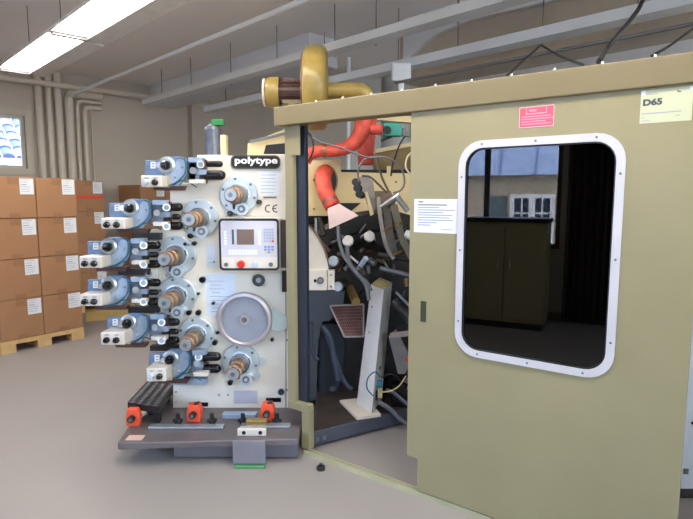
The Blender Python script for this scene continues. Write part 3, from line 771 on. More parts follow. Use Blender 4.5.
# paper data sheets
def sheet(cx, cy, w, h, mats, lines, name='data_sheet', off=.002):
    b = MB(); c = pm(cx, cy, off); k = KP
    b.box((c.x - w / 2 * k, c.y, c.z - h / 2 * k), (c.x + w / 2 * k, c.y + off * .9, c.z + h / 2 * k))
    for (u0, v0, u1, v1) in lines:
        b.box((c.x + (u0 - .5) * w * k, c.y - .0006, c.z + (v0 - .5) * h * k), (c.x + (u1 - .5) * w * k, c.y, c.z + (v1 - .5) * h * k), 1)
    return b.build(name, mats, mach)
rn = random.Random(5)
sheet(268.8, 183.2, 21, 24, [paper, inklt], [(.12, .12 + i * .14, .12 + rn.uniform(.4, .75), .14 + i * .14) for i in range(6)] + [(.5, .5, .53, .53)])
sheet(270, 197.4, 13, 1.6, [steel_d, ink], [], 'small_type_label')
b = MB()
def arcseg(cx, cy, r0, r1, a0, a1, n=10):
    for i in range(n):
        t0_, t1_ = rad(a0 + (a1 - a0) * i / n), rad(a0 + (a1 - a0) * (i + 1) / n)
        b.prism([pm(cx + r * math.cos(t), cy - r * math.sin(t), .0015) for r, t in ((r0, t0_), (r1, t0_), (r1, t1_), (r0, t1_))], (0, .0012, 0))
arcseg(268.8, 208.6, 2.9, 4.1, 70, 290); arcseg(276.2, 208.6, 2.9, 4.1, 70, 290)
b.prism([pm(x, y, .0015) for x, y in ((272.4, 209.2), (276, 209.2), (276, 208), (272.4, 208))], (0, .0012, 0)); b.build('ce_mark', ink, mach)
sheet(221, 295, 30, 43, [paper_b, inklt], [(.12 + .06 * (i % 2), .1 + i * .09, .12 + rn.uniform(.3, .7), .112 + i * .09) for i in range(9)])
sheet(211, 256, 9, 22, [paper_b, inklt], [(.2, .2, .7, .22), (.2, .4, .6, .42)])
b = MB(); fy(b, rectp(233.8, 390.5, 257.5, 403.5), .004, .0035); b.build('blank_metal_plate', mat('lilac_grey_plate', (196, 194, 204), .4, .3), mach)
b = MB(); b.cyl(pm(258.6, 280.3, .02), pm(258.6, 280.3, 0), 6.2 * KP, n=28); b.cyl(pm(258.6, 280.3, .022), pm(258.6, 280.3, .02), 2.6 * KP, m=1, n=20); b.build('black_round_knob', [black, steel_d], mach)
b = MB(); fy(b, rectp(272.5, 272, 281.5, 290.5), .008, .0075); b.build('latch_plate', cream, mach)
b = MB(); fy(b, rectp(282, 271, 287, 292), .03, .029); b.build('hinge_block', dark, mach)
b = MB(); b.cyl(pm(278.5, 318.5, .012), pm(278.5, 318.5, 0), 12.5 * KP, n=32); b.build('cover_disc', mat('grey_green_cover', (176, 188, 184), .4, .2), mach)
b = MB(); b.cyl(pm(281, 392, .01), pm(281, 392, 0), 4.2 * KP, n=20, m=1); b.cyl(pm(281, 392, .012), pm(281, 392, .01), 3.2 * KP, n=20); b.build('round_port', [blackgl, steel], mach)
# big wheel
b = MB(); cw = pm(245.8, 318.2, 0)
b.lathe(cw, -Yv, [(27.2 * KP, 0), (27.4 * KP, .05), (26.8 * KP, .062), (24 * KP, .066), (22.6 * KP, .058), (22.2 * KP, .03)], 0, 48, None)
b.cyl(cw - Yv * .032, cw, 22.6 * KP, m=1, n=48); b.cyl(cw - Yv * .05, cw - Yv * .032, 5.2 * KP, m=0, n=24); b.cyl(cw - Yv * .058, cw - Yv * .05, 2.6 * KP, m=2, n=16)
for p in b.s: pass
b.build('anilox_drive_wheel', [mat('polished_pinkish_aluminium', (186, 178, 180), .3, .5, .08), mat('fine_grey_mesh_disc', (150, 154, 166), .5, .3, .12, 300), steel_d], mach)
# lower slots in plate + feet gaps
for r_ in ((189, 402.5, 208, 406.5), (266, 398, 281, 402)):
    b = MB(); fy(b, rectp(*r_), .004, .003); b.build('plate_slot', blackgl, mach)
def mandrel(cx, cy, r, gx, gy, ears=False, L=.2, tw=7.2):
    b = MB(); c = pm(cx, cy, 0)
    b.lathe(c, -Yv, [(r * KP, 0), (r * KP, .022), (r * KP * .96, .026), (r * KP * .62, .026), (r * KP * .6, .036), (r * KP * .5, .04), (0.001, .04)], 0, 40)
    if ears:
        for ex, ey in ((262, 361), (257, 374.5), (246, 381)):
            e = pm(ex, ey, 0); b.cyl(e - Yv * .014, e, 4.2 * KP, n=20); b.bar(e - Yv * .007, c - Yv * .007, 8 * KP, .013, up=Yv)
    md = b.build('mandrel_disc', disc_m, mach)
    b = MB()
    for a in (100, 40, 160, 220, 350):
        q = c + Vector((math.cos(rad(a)), 0, math.sin(rad(a)))) * (r * KP * .85)
        b = MB(); b.cyl(q - Yv * .034, q - Yv * .026, 1.3 * KP, n=10); b.build('disc_bolt', steel_d, md)
    q = c + Vector((math.cos(rad(15)), 0, math.sin(rad(15)))) * (r * KP * .55)
    b = MB(); b.bar(q - Yv * .045 - Zu * .018, q - Yv * .045 + Zu * .018 - X * .008, .009, .01); b.build('dark_key', black, md)
    c2 = c - Yv * .04
    b = MB(); b.lathe(c2, -Yv, [(10.2 * KP, 0), (10.2 * KP, .02), (9 * KP, .024), (8.6 * KP, .034), (tw * KP, .036)], 0, 24); b.build('collar', steel_d, md)
    b = MB(); b.lathe(c2 - Yv * .034, -Yv, [(tw * KP, 0), (tw * KP, L * .4), (tw * .86 * KP, L * .42), (tw * .86 * KP, L * .62), (tw * KP, L * .64), (tw * KP, L * .82), (tw * .8 * KP, L * .84)], 0, 24); b.build('bronze_sleeve', bronze, md)
    c3 = c2 - Yv * (.034 + L * .8)
    b = MB(); b.cyl(c3 - Yv * (L * .2), c3, tw * .76 * KP, n=24); b.cyl(c3 - Yv * (L * .2 + .003), c3 - Yv * (L * .2), tw * .3 * KP, n=14, m=1); b.build('steel_tip', [steel, steel_d], md)
    g = pm(gx, gy, .07)
    b = MB(); b.cyl(g, pm(gx, gy, .07) + Yv * .066, 6.2 * KP, n=24); b.cyl(g - Yv * .006, g, 3.6 * KP, n=18, m=1); b.cyl(g - Yv * .012, g - Yv * .006, 1.7 * KP, n=12); b.build('side_roller', [disc_m, steel_d], md)
    # lever between collar and side roller
    b = MB(); b.bar(c - Yv * .05 - X * .03 - Zu * .03, g + Yv * .01 - X * .05, .014, .012); b.build('lever', dark, md)
for a in ((239.3, 195, 18.5, 241.5, 209), (200.5, 218, 18.3, 201.5, 231.5), (177.5, 255, 19.5, 177, 272), (177.5, 295.5, 19.5, 177, 312.5), (197, 334.5, 18.6, 198, 353)): mandrel(*a)
mandrel(241, 361.5, 19, 246, 379.5, True)

# ---- ink units
def ink_unit(kx, ky, x_end, bx0, by0, bx1, by1, rollers, one_knob=False, name_l=None):
    o = .12
    def q(x, y, off=o): return pm(x, y, off)
    b = MB()
    fy(b, [(kx - 22, ky - 5), (kx - 22, ky + 11), (kx - 4, ky + 20), (kx + 12, ky + 20), (kx + 20, ky + 9), (kx + 20, ky - 5), (kx + 14, ky - 9), (kx - 1, ky - 9), (kx - 8, ky - 5)], o, .03)
    u = b.build('ink_unit', bluegrey, mach, bevel=.003)
    b = MB(); fy(b, [(kx - 2, ky + 9), (kx - 2, ky + 20), (kx + 12, ky + 20), (kx + 19, ky + 9), (kx + 19, ky - 5), (kx + 13, ky - 8), (kx + 9, ky - 4), (kx + 8, ky + 4)], o + .008, .0075); b.build('face_plate', bluepale, u)
    b = MB(); fy(b, rectp(kx - 16.5, ky - 3.5, kx - 11.5, ky + 3), o + .004, .0035, 0); fy(b, rectp(kx - 15.2, ky - 2.2, kx - 12.8, ky - 1.2), o + .005, .0009, 1); fy(b, rectp(kx - 15.2, ky + .6, kx - 12.8, ky + 1.4), o + .005, .0009, 1); b.build('number_badge', [white, bluegrey], u)
    c = q(kx, ky)
    b = MB(); b.lathe(c, -Yv, [(8.2 * KP, 0), (8.2 * KP, .012), (6.2 * KP, .02), (5.6 * KP, .02)], 0, 28); b.cyl(c - Yv * .02, c, 5.7 * KP, m=0, n=24); b.build('knob_ring', steel, u)
    b = MB(); b.lathe(c - Yv * .02, -Yv, [(4.4 * KP, 0), (4.6 * KP, .015), (4.1 * KP, .03), (2.8 * KP, .042), (.001, .044)], 0, 24); b.build('adjusting_knob', blackgl, u)
    b = MB(); b.cyl(c - X * (5.2 * KP) - Yv * .05, c - X * (5.2 * KP), 2.8 * KP, 3.2 * KP, n=16); b.build('highlight_cap', mat('bright_highlight', (226, 228, 230), .2, .8, .02), u)  # bright cap stands in for the lit highlight on the knob
    # motor box, protruding
    p0, p1 = q(bx0, by1, o + .14), q(bx1 - 6, by0, o + .14)
    b = MB(); b.box((p0.x, p0.y, p0.z), (p1.x, p0.y + .17, p1.z)); mb_ = b.build('motor_box', offwhite, u, bevel=.006)
    w_ = (bx1 - 6 - bx0)
    for i, fx in enumerate((.26, .68)):
        kc = q(bx0 + w_ * fx, (by0 + by1) / 2 + 1.2, o + .14)
        b = MB(); b.lathe(kc, -Yv, [(2.9 * KP, 0), (2.9 * KP, .012), (2.2 * KP, .016), (2.0 * KP, .03), (.001, .032)], 0, 18)
        if i == 0 and one_knob: lab(b.build('dial', mat('pale_grey_dial', (190, 200, 210), .4), mb_), 'pale grey dial')
        else: b.build('dial', blackgl, mb_)
        b = MB(); kk = q(bx0 + w_ * fx, by0 + 2.5, o + .141); b.box((kk.x - 2 * KP, kk.y, kk.z - .6 * KP), (kk.x + 2 * KP, kk.y + .001, kk.z + .6 * KP)); b.build('dial_label', inklt, mb_)
    b = MB(); fy(b, rectp(bx1 - 5.5, by0 + 1, bx1 - .5, by1 - 1), o + .05, .06); b.build('cream_side_block', mat('cream_side_plastic', (206, 186, 148), .5), u)  # cream block for the right side of the motor box
    b = MB(); fy(b, [(kx - 15, ky + 20.5), (kx - 13, ky + 25), (kx + 16, ky + 25), (kx + 18, ky + 20.5)], o - .01, .05); b.build('under_bracket', maroon, u)
    # teal cable loop
    b = MB(); b.tube([q(kx + 13, ky - 8, o + .02), q(kx + 18, ky - 5, o + .03), q(kx + 18.5, ky + 6, o + .03), q(kx + 14, ky + 13, o + .03), q(kx + 5, ky + 19, o + .03), q(kx - 6, ky + 21, o + .02)], .8 * KP, n=8); b.build('teal_cable', tealcable, u)
    b = MB(); b.tube([q(kx + 6, ky + 20, o + .01), q(kx + 14, ky + 15, o + .015), q(kx + 22, ky + 17, o + .015), q(kx + 30, ky + 22, o)], .6 * KP, n=8); b.build('teal_cable', tealcable, u)
    for bxx, byy in ((kx + 8, ky + 12), (kx + 15, ky + 2), (kx - 19, ky - 2), (kx - 19, ky + 8)):
        b = MB(); b.cyl(q(bxx, byy, o + .014), q(bxx, byy, o - .001), 1.2 * KP, n=10); b.build('unit_bolt', steel_d, u)
    # carriage to the plate
    x0 = kx + 20; L = x_end - x0
    b = MB(); fy(b, rectp(x0 + .5, ky - 8, x0 + 12, ky + 17), o - .03, .05); b.build('carriage_block', mat('grey_blue_carriage', (128, 138, 154), .4, .3, .25, 14), u, bevel=.002)
    b = MB(); fy(b, rectp(x0 + 1, ky - 8, x0 + 15, ky - 3), o + .03, .06); b.build('top_clamp', bluepale, u, bevel=.003)
    b = MB(); b.cyl(q(x0 + 6, ky + 5, o + .03), q(x0 + 6, ky + 5, o - .02), 3.2 * KP, n=18); b.build('chrome_nut', steel_d, u)
    b = MB(); fy(b, rectp(x0 + 2, ky + 14, x0 + 17, ky + 18), o + .03, .05); b.build('lower_bar', offwhite, u, bevel=.002)
    b = MB(); fy(b, [(x0 + 12, ky - 7), (x0 + 12, ky + 3), (x0 + 17, ky + 6), (min(x0 + 25, x_end), ky + 4), (min(x0 + 25, x_end), ky - 6)], o - .02, .04); b.build('maroon_arm', maroon, u)
    b = MB(); fy(b, rectp(x0 + 8, ky + 4, min(x0 + 23, x_end), ky + 9), o - .01, .04); b.build('slide_bar', bluepale, u)
    b = MB(); fy(b, rectp(x0 + 13, ky + 9.5, min(x0 + 24, x_end), ky + 18), o - .03, .04); b.build('dark_bracket', dark, u)
    for j, (ra, rb, rc_, rd) in enumerate(rollers):
        y_ = (rc_ + rd) / 2; rr_ = (rd - rc_) / 2
        b = MB(); b.cyl(q(ra, y_, .07), q(rb, y_, .07), rr_ * KP, n=18); b.ball(q(rb, y_, .07), rr_ * KP * .98, 0, 14); b.build('ink_roller', blackgl, u)
        b = MB(); b.cyl(q(ra - 9, y_, .07), q(ra, y_, .07), rr_ * .55 * KP, n=14); b.build('roller_shaft', steel_d, u)
        if j != 1:
            b = MB(); b.cyl(q(ra - 5.5, y_ + .5, .15), q(ra - 5.5, y_ + .5, .07), 3.5 * KP, n=22); b.cyl(q(ra - 5.5, y_ + .5, .155), q(ra - 5.5, y_ + .5, .15), 2.4 * KP, n=18, m=1); b.build('roller_end_disc', [steel, steel_d], u)
    return u
def r3(x0, x1, y): return [(x0, x1, y, y + 8), (x0 + 1, x1 - 1, y + 11, y + 16.5), (x0, x1, y + 19, y + 27)]
ink_unit(167, 165.5, 206, 141, 175.5, 168, 187, [(206, 220, 161, 167), (205, 221, 170.5, 180)], True)
ink_unit(131, 208, 170, 101, 218.2, 130.5, 229, r3(172, 179, 203))
ink_unit(109.5, 246.5, 147, 79.5, 256.5, 107.5, 268, r3(149, 157, 241))
ink_unit(109.5, 285, 147, 79.5, 294.5, 107.5, 306, r3(149, 157, 278.5))
ink_unit(129, 322.5, 168, 101, 332.5, 130, 345, [(167, 176, 318, 326), (168, 176, 328.5, 334.5), (167, 176, 336.5, 344)])
ink_unit(171, 358.5, 203, 146.5, 368.5, 172, 381.5, [(204, 217, 352, 361), (204, 217, 364, 373)], True)
# extra bits between units and plate
b = MB(); fy(b, rectp(144, 268.5, 158, 280), .035, .034); b.build('small_cover_box', cream, mach, bevel=.004)
b = MB(); b.cyl(pm(149, 274, .045), pm(149, 274, .035), 3 * KP, n=16); b.build('black_dot', blackgl, mach)
b = MB(); b.cyl(pm(168, 275.5, .02), pm(168, 275.5, 0), 2.6 * KP, n=16); b.build('black_dot', blackgl, mach)
b = MB(); fy(b, rectp(174, 379, 206.5, 385), .06, .06); b.build('lower_unit_shelf', bluepale, mach, bevel=.003)
# top steel bracket next to the upper unit
b = MB(); fy(b, rectp(187, 158, 203, 161.5), .1, .05); b.build('top_slide_rod', steel_d, mach)
b = MB(); fy(b, rectp(189, 162, 195.5, 182), .09, .04); b.build('steel_upright', steel, mach)
# frame support arms holding units to the machine
for (x0, y0, x1, y1) in ((132, 233, 160, 240), (118, 269, 150, 275), (128, 307, 158, 313), (150, 346, 180, 351)):
    b = MB(); fy(b, rectp(x0, y0, x1, y1), .05, .05); b.build('support_arm', dark, mach)

# ---- bed / table
TZ = .15
fl_, fr_ = atz(117.3, 443, TZ), atz(302.5, 439, TZ)
yb = YM + .5
b = MB()
tl = atz(127, 428, TZ)
fr_ = fr_ - X * .025
b.prism([fl_, fr_, Vector((fr_.x, yb, TZ)), Vector((fl_.x + .1, yb, TZ)), tl][::1], (0, 0, -.042)); bed = b.build('machine_bed', mat('worn_grey_bed_plate', (114, 107, 108), .4, .35, .16, 5, .05), mach, bevel=.006)
b = MB(); a_ = atz(176, 452, .03); b.box((a_.x, fl_.y + .09, .02), (fr_.x - .01, yb, TZ - .043)); b.build('bed_pedestal', mat('grey_pedestal_paint', (104, 104, 110), .5, .2), mach)
b = MB(); c_ = fl_ + Vector((.06, .005, 0)); b.box((c_.x - .03, c_.y + .03, TZ), (c_.x + .07, c_.y + .1, TZ + .001)); b.build('small_paper_label', mat('pinkish_label', (206, 176, 166), .7), bed)
def ontab(x0, y0, x1, y1, h, m, name, par=None, bev=.003):
    p, q_ = atz(x0, y1, TZ + .0005), atz(x1, y1, TZ + .0005); pr = atz((x0 + x1) / 2, y0, TZ + .0005)
    b = MB(); b.prism([p, q_, Vector((q_.x, pr.y, p.z)), Vector((p.x, pr.y, p.z))], (0, 0, h)); return b.build(name, m, par or mach, bevel=bev)
ontab(148, 426, 223, 429.5, .016, steel, 'guide_rail')
ontab(240, 425, 290, 428.5, .016, steel, 'guide_rail')
ontab(222, 415.5, 256, 419, .03, bluepale, 'guide_rail')
for x_ in (178, 212, 243, 277):
    p = atz(x_, 424, TZ); b = MB(); b.cyl(p, p + Zu * .035, .022, n=16); b.cyl(p + Zu * .035, p + Zu * .07, .014, n=12); b.bar(p + Zu * .025 - X * .03, p + Zu * .025 + X * .03, .02, .016); b.build('clamping_stud', black, bed)
b = MB(); p = atz(256, 427.5, TZ); b.box((p.x - .065, p.y, TZ + .001), (p.x + .065, p.y + .05, TZ + .045)); b.build('brass_block', brass, mach, bevel=.004)
p = atz(253, 434, TZ); b = MB(); b.box((p.x - .085, fl_.y - .004 + .06, TZ + .001), (p.x + .085, p.y - .005 + .06, TZ + .045)) if False else b.box((p.x - .09, p.y - .03, TZ + .001), (p.x + .085, p.y - .005, TZ + .045))
for s_ in (-.05, .05): b.cyl((p.x + s_, p.y - .033, TZ + .022), (p.x + s_, p.y - .03, TZ + .022), .012, n=14, m=1)
b.build('white_stop_block', [offwhite, black], mach, bevel=.003)
# foot bracket with green pad
p0_ = atz(235, 463.5, .0); p1_ = atz(267, 463.5, .0); yf = fl_.y - .004
b = MB(); b.box((p0_.x, p0_.y, .018), (p1_.x, yf, .032)); b.box((p0_.x, yf - .012, .032), (p1_.x, yf, TZ + .02)); b.bar((p0_.x + .008, p0_.y + .01, .03), (p0_.x + .008, yf - .01, .12), .012, .01); 
ft = b.build('foot_bracket', mat('grey_bracket_paint', (136, 134, 142), .45, .3), mach, bevel=.002)
b = MB(); b.box((p0_.x + .005, p0_.y - .008, .001), (p1_.x - .005, yf - .02, .018)); b.build('green_pad', greenpad, ft, bevel=.003)
p = atz(180, 453, .0); b = MB(); b.cyl(p, p + Zu * .1, .02, n=14); b.cyl(p, p + Zu * .015, .035, n=16); b.build('levelling_foot', dark, mach)
# feet of the front plate on the bed
for x_ in (180, 215, 250, 284):
    q_ = pm(x_, 409); b = MB(); b.box((q_.x - .04, YM + .002, TZ + .001), (q_.x + .04, YM + .2, q_.z + .01)); b.build('plate_foot', dark, mach)
b = MB(); q_ = pm(181, 409); r_ = pm(289, 409); b.box((q_.x, YM + .22, TZ + .001), (r_.x, YM + .26, q_.z + .02)); b.build('rear_skirt', blackgl, mach)

# orange clamps
def orange_clamp(px, py, z0, label, dp=.07):
    """px,py: centre bottom front in the photo"""
    p = atz(px, py, z0); t = thing('quick_clamp', p, label, 'clamp', 'orange quick clamps of the machine bed')
    b = MB(); b.prism([p + Vector(v) for v in ((-.042, 0, .001), (.042, 0, .001), (.046, .01, .07), (.03, .01, .112), (-.034, .01, .112), (-.046, .01, .06))], (0, dp, 0)); b.build('body', orange, t, bevel=.006)
    b = MB(); c = p + Vector((.0, 0, .055)); b.cyl(c - Yv * .03, c, .022, n=16); b.cyl(c - Yv * .036, c - Yv * .03, .012, n=10, m=1); b.build('clamp_screw', [dark, steel_d], t)
    if dp > .05: b = MB(); b.bar(p + Vector((.0, .03, .113)), p + Vector((.03, .03, .122)), .03, .012); b.build('lever', dark, t)
    return t
orange_clamp(193.5, 422.5, TZ, 'orange quick clamp at the left foot of the cream plate')
orange_clamp(267, 421.5, TZ, 'orange quick clamp near the olive corner post')
p = atz(132, 420, .2)
# perforated tread
TT = .27
tr = thing('step_tread', atz(145, 400, 0), 'black perforated step tread beside the machine bed at lower left', 'step tread')
q4 = [atz(127.5, 402.5, TT), atz(158.5, 407.5, TT), atz(176, 382.5, TT), atz(148, 380, TT)]
b = MB(); b.prism(q4, (0, 0, -.006), 0)
ea, eb = q4[1] - q4[0], q4[3] - q4[0]; ec = q4[2] - q4[1]
for i in range(4):
    for j in range(11):
        u, v = (i + .5) / 4, (j + .5) / 11
        c = q4[0].lerp(q4[1], u).lerp(q4[3].lerp(q4[2], u), v) + Zu * .001
        b.cyl(c, c + Zu * .002, .018, .015, 1, 10)
b.build('perforated_plate', [mat('worn_black_tread', (62, 60, 64), .4, .4, .2, 12), steel_d], tr)
b = MB(); b.prism([q4[0], q4[1], q4[1] - Zu * .04, q4[0] - Zu * .04], (0, .004, 0)); b.prism([q4[1], q4[2], q4[2] - Zu * .04, q4[1] - Zu * .04], (.004, 0, 0)); b.prism([q4[0], q4[3], q4[3] - Zu * .04, q4[0] - Zu * .04], (.004, 0, 0)); b.build('skirt', black, tr)
for q_ in (q4[1] + Vector((-.03, .06, 0)), q4[2] + Vector((-.05, -.06, 0)), q4[0] + Vector((.12, .1, 0)), q4[3] + Vector((.03, -.06, 0))):
    z_ = TZ + .001 if q_.x > fl_.x + .02 and q_.y > fl_.y else .001
    b = MB(); b.box((q_.x - .02, q_.y - .02, z_), (q_.x + .02, q_.y + .02, TT - .007)); b.build('leg', black, tr)
p = q4[0].lerp(q4[1], .12); zc = TT - .04 - .115
p2 = Vector((p.x, p.y - .08, zc))
pc_ = atz(132, 420.5, TZ)
orange_clamp(132.5, 426.5, TZ, 'orange quick clamp in front of the black step tread', .04)

# ================================================================ control terminal
YT = YM - .16
def pt(px, py, off=0): return at(px, py, YT - off)
KT = (pt(251, 245) - pt(250, 245)).x
term = thing('control_terminal', pt(249.5, 271), 'white control terminal with small screen, keypad and red button beside the olive post', 'control panel')
ct = pt(249.3, 244.5)
def rt(w, h, r, off=0, dx=0, dy=0): return rrect(ct - Yv * off + X * dx * KT - Zu * dy * KT, X, Zu, w * KT, h * KT, r * KT, 5)
b = MB(); b.prism(rt(61.5, 53.5, 4), (0, .14, 0)); b.build('housing', offwhite, term, bevel=.004)
b = MB(); b.frame(rt(60, 52, 4, .008), rt(56, 47.5, 2.5, .008), (0, .008, 0)); b.build('rubber_seal', black, term)
b = MB(); b.prism(rt(56, 47.5, 2.5, .006), (0, .006, 0)); b.prism(rt(56, 36, 1, .0072, 0, -5.5), (0, .001, 0), 1); b.build('face_panel', [offwhite, mat('lilac_grey_keyboard_foil', (198, 196, 206), .5)], term)
b = MB(); b.prism(rt(24.5, 16.5, .8, .0085, -6.2, -7.6), (0, .001, 0)); 
c = ct + X * (-3.5 * KT) + Zu * (7.6 * KT)
sc_ = b.build('bezel', mat('pale_grey_bezel', (190, 194, 196), .4), term)
b = MB(); b.prism([c - Yv * .009 + X * (a_ * 8.6 * KT) + Zu * (b_ * 7.6 * KT) for a_, b_ in ((-1, -1), (1, -1), (1, 1), (-1, 1))], (0, .0004, 0)); b.build('screen', mat('brownish_dark_screen', (112, 94, 88), .15), sc_)
b = MB(); c2 = c - X * (12.4 * KT); b.prism([c2 - Yv * .009 + X * (a_ * 1.1 * KT) + Zu * (b_ * 7.4 * KT) for a_, b_ in ((-1, -1), (1, -1), (1, 1), (-1, 1))], (0, .0004, 0)); b.build('screen_edge_strip', mat('dark_blue_strip', (56, 68, 84), .3), sc_)
def key(dx, dy, w, h, m, nm='key'):
    c = ct + X * dx * KT - Zu * dy * KT - Yv * .0075
    b = MB(); b.box((c.x - w / 2 * KT, c.y - .002, c.z - h / 2 * KT), (c.x + w / 2 * KT, c.y, c.z + h / 2 * KT)); return b.build(nm, m, term)
kw = mat('white_key', (236, 236, 238), .5); kb = mat('blue_grey_key', (160, 170, 190), .5)
for j in range(5):
    key(-23.5, -12.6 + j * 2.9, 2.4, 2, kw); key(10.5, -12.6 + j * 2.9, 2.4, 2, kw)
for j in range(2):
    for i in range(9): key(-19.4 + i * 3.25, 6.2 + j * 2.7, 2.7, 2, kw)
for j in range(5):
    for i in range(4): key(15.6 + i * 2.7, -15 + j * 2.9, 2.1, 2, red if (j == 4 and i == 3) else kb)
ky_ = mat('yellow_key', (214, 204, 110), .5); kbl = mat('blue_key', (120, 144, 196), .5)
for i, j, m_ in ((0, 0, kbl), (1, 0, kbl), (2, 0, kbl), (0, 1, kbl), (1, 1, kbl), (2, 1, kbl), (0, 2, ky_), (1, 2, kbl), (2, 2, ky_)): key(16.2 + i * 3.6, 2.2 + j * 2.8, 2.6, 2, m_)
def button(dx, dy, r, m, nm, h_=.012):
    c = ct + X * dx * KT - Zu * dy * KT - Yv * .006
    b = MB(); b.lathe(c, -Yv, [(r * KT, 0), (r * KT, h_ * .6), (r * .8 * KT, h_), (.001, h_)], 0, 22); return b.build(nm, m, term)
button(-23.3, 20, 2.1, steel_d, 'key_switch'); button(-8.3, 19.6, 3.8, red, 'red_button', .026); button(5.5, 20, 3.0, mat('pale_blue_button', (182, 200, 222), .35), 'pale_blue_button'); button(21.3, 20, 2.1, steel_d, 'key_switch')
b = MB(); p_ = pt(281.5, 246, -.12); b.box((ct.x + 31 * KT, YT + .02, ct.z - 24 * KT), (ct.x + 36.5 * KT, YM - .034, ct.z + 24 * KT)); b.build('side_mounting', mat('dark_brown_side_box', (66, 58, 56), .5), term)

# ================================================================ things on top of the machine
bt = at(213.5, 156, 3.75); kb_ = 3.75 / F
t = thing('beacon_canister', bt, 'grey translucent canister with green cap standing on top of the machine', 'canister')
ztop_ = at(213, 126, 3.75).z
hc_ = ztop_ - bt.z; b = MB(); b.lathe(Vector((bt.x, bt.y, bt.z)), Zu, [(.056, 0), (.058, .008), (.058, hc_ * .86), (.052, hc_ * .95), (.036, hc_), (.001, hc_)], 0, 28)
b.build('canister', mat('smoky_grey_metal', (92, 96, 106), .35, .35, .25, 18), t)
b = MB(); b.box((bt.x + .045, bt.y - .02, bt.z), (bt.x + .09, bt.y + .05, bt.z + .14)); b.build('cream_bracket', cream_y, t)
b = MB(); b.cyl((bt.x - .01, bt.y, bt.z + hc_), (bt.x - .01, bt.y, bt.z + hc_ + .012), .02, n=16); b.build('neck', steel, t)
b = MB(); b.box((bt.x - .0, bt.y - .03, bt.z + hc_ + .001), (bt.x + .078, bt.y + .03, bt.z + hc_ + .042)); b.build('green_cap', green, t, bevel=.005)
# support under it
b = MB(); q_ = pm(206, 157); b.box((bt.x - .08, YM + .032, bt.z - .03), (bt.x + .12, YM + .3, bt.z - .001)); b.build('top_shelf', cream, mach)
# yellow rear cover
Yr = 4.25
b = MB(); b.prism([at(247, 170, Yr), at(300, 170, Yr), at(300, 124, Yr), at(284, 129.5, Yr), at(247.5, 143.5, Yr)], (0, .9, 0)); rcv = b.build('rear_cover', cream_y, mach, bevel=.005)
b = MB(); b.prism([at(263.5, 154, Yr - .002), at(286, 154, Yr - .002), at(286, 143, Yr - .002), at(266, 145, Yr - .002)], (0, .0018, 0)); b.build('cover_opening', black, rcv)
b = MB(); b.bar(at(250, 141.5, Yr - .03), at(286, 133.5, Yr - .03), .02, .02); b.build('cover_rod', steel_d, rcv)
# ================================================================ MACHINE INTERIOR (seen through the open bay)
YI = 4.2
def ip(b, pts, Y, dep, m=0): b.prism([at(x, y, Y) for x, y in pts][::-1], (0, dep, 0), m)
def kk(Y): return Y / F
PZ = .11
f0 = atz(312.5, 432.5, PZ); f1 = atz(385, 414.7, PZ); dd = (f1 - f0).normalized(); f0 = f0 - dd * .012; f2 = f0 + dd * 1.25
inset = nE * -.0
b = MB(); b.prism([f0, f2, f2 + Vector((-.1, 1.0, 0)), Vector((f0.x, YM + .62, PZ))], (0, 0, -.09)); base2 = b.build('inner_base', [slate], mach, bevel=.004)
b = MB(); e_ = .01; b.prism([f0 + Vector((.015, .02, 0)), f2 + Vector((-.02, .02, 0)), f2 + Vector((-.12, .98, 0)), Vector((f0.x + .015, YM + .6, PZ))], (0, 0, .004)); b.build('base_top_plate', brown_d, base2)
for px_, py_ in ((318, 440.5), (325, 438.5)):
    p = atz(px_, py_, .055); n_ = Vector((dd.y, -dd.x, 0))
    b = MB(); q_ = f0 + dd * ((p - f0).dot(dd)) + Zu * (-.055); b.prism([q_ + dd * (-.014) + Zu * -.014, q_ + dd * .014 + Zu * -.014, q_ + dd * .014 + Zu * .014, q_ + dd * -.014 + Zu * .014], n_ * .004); b.build('access_plate', steel_d, base2)
# rear cream plate with hole
b = MB(); ip(b, [(300, 160), (341, 160), (341, 172), (387, 173), (387, 166), (391, 166), (391, 173), (470, 174), (470, 222), (385, 222), (362, 218), (350, 214), (343, 216), (300, 216)], YI, .03)
rp = b.build('rear_plate', cream_y, mach, bevel=.003)
def ell(cx, cy, rx, ry, Y, n=28): return [(cx + rx * math.cos(2 * math.pi * i / n), cy + ry * math.sin(2 * math.pi * i / n)) for i in range(n)]
b = MB(); ip(b, ell(326.5, 181, 10.5, 15, YI), YI - .006, .0055); b.build('duct_opening', black, rp)
b = MB(); b.frame([at(x, y, YI - .012) for x, y in ell(326.5, 181, 11.5, 16, YI)], [at(x, y, YI - .012) for x, y in ell(326.5, 181, 10, 14.5, YI)], (0, .01, 0)); b.build('opening_rim', mat('aged_brass_rim', (150, 138, 104), .5, .2), rp)
b = MB(); ip(b, [(336, 203), (361, 203), (350, 212), (344, 211)], YI - .004, .0035); b.build('cut_out', black, rp)
for q in ((314, 180), (314, 209), (396, 182), (303, 170)):
    b = MB(); b.cyl(at(q[0], q[1], YI - .008), at(q[0], q[1], YI), .009, n=10); b.build('plate_bolt', steel_d, rp)
b = MB(); b.box((at(300, 300, YI).x, YI + .25, PZ + .006), (at(470, 300, YI).x, YI + 1.1, at(340, 168, YI).z)); b.build('rear_body', dark, mach)
b = MB(); b.box((at(300, 300, YI).x, YI + .031, PZ + .006), (at(470, 300, YI).x, YI + .249, at(340, 226, YI).z)); b.build('rear_column', dark, mach)
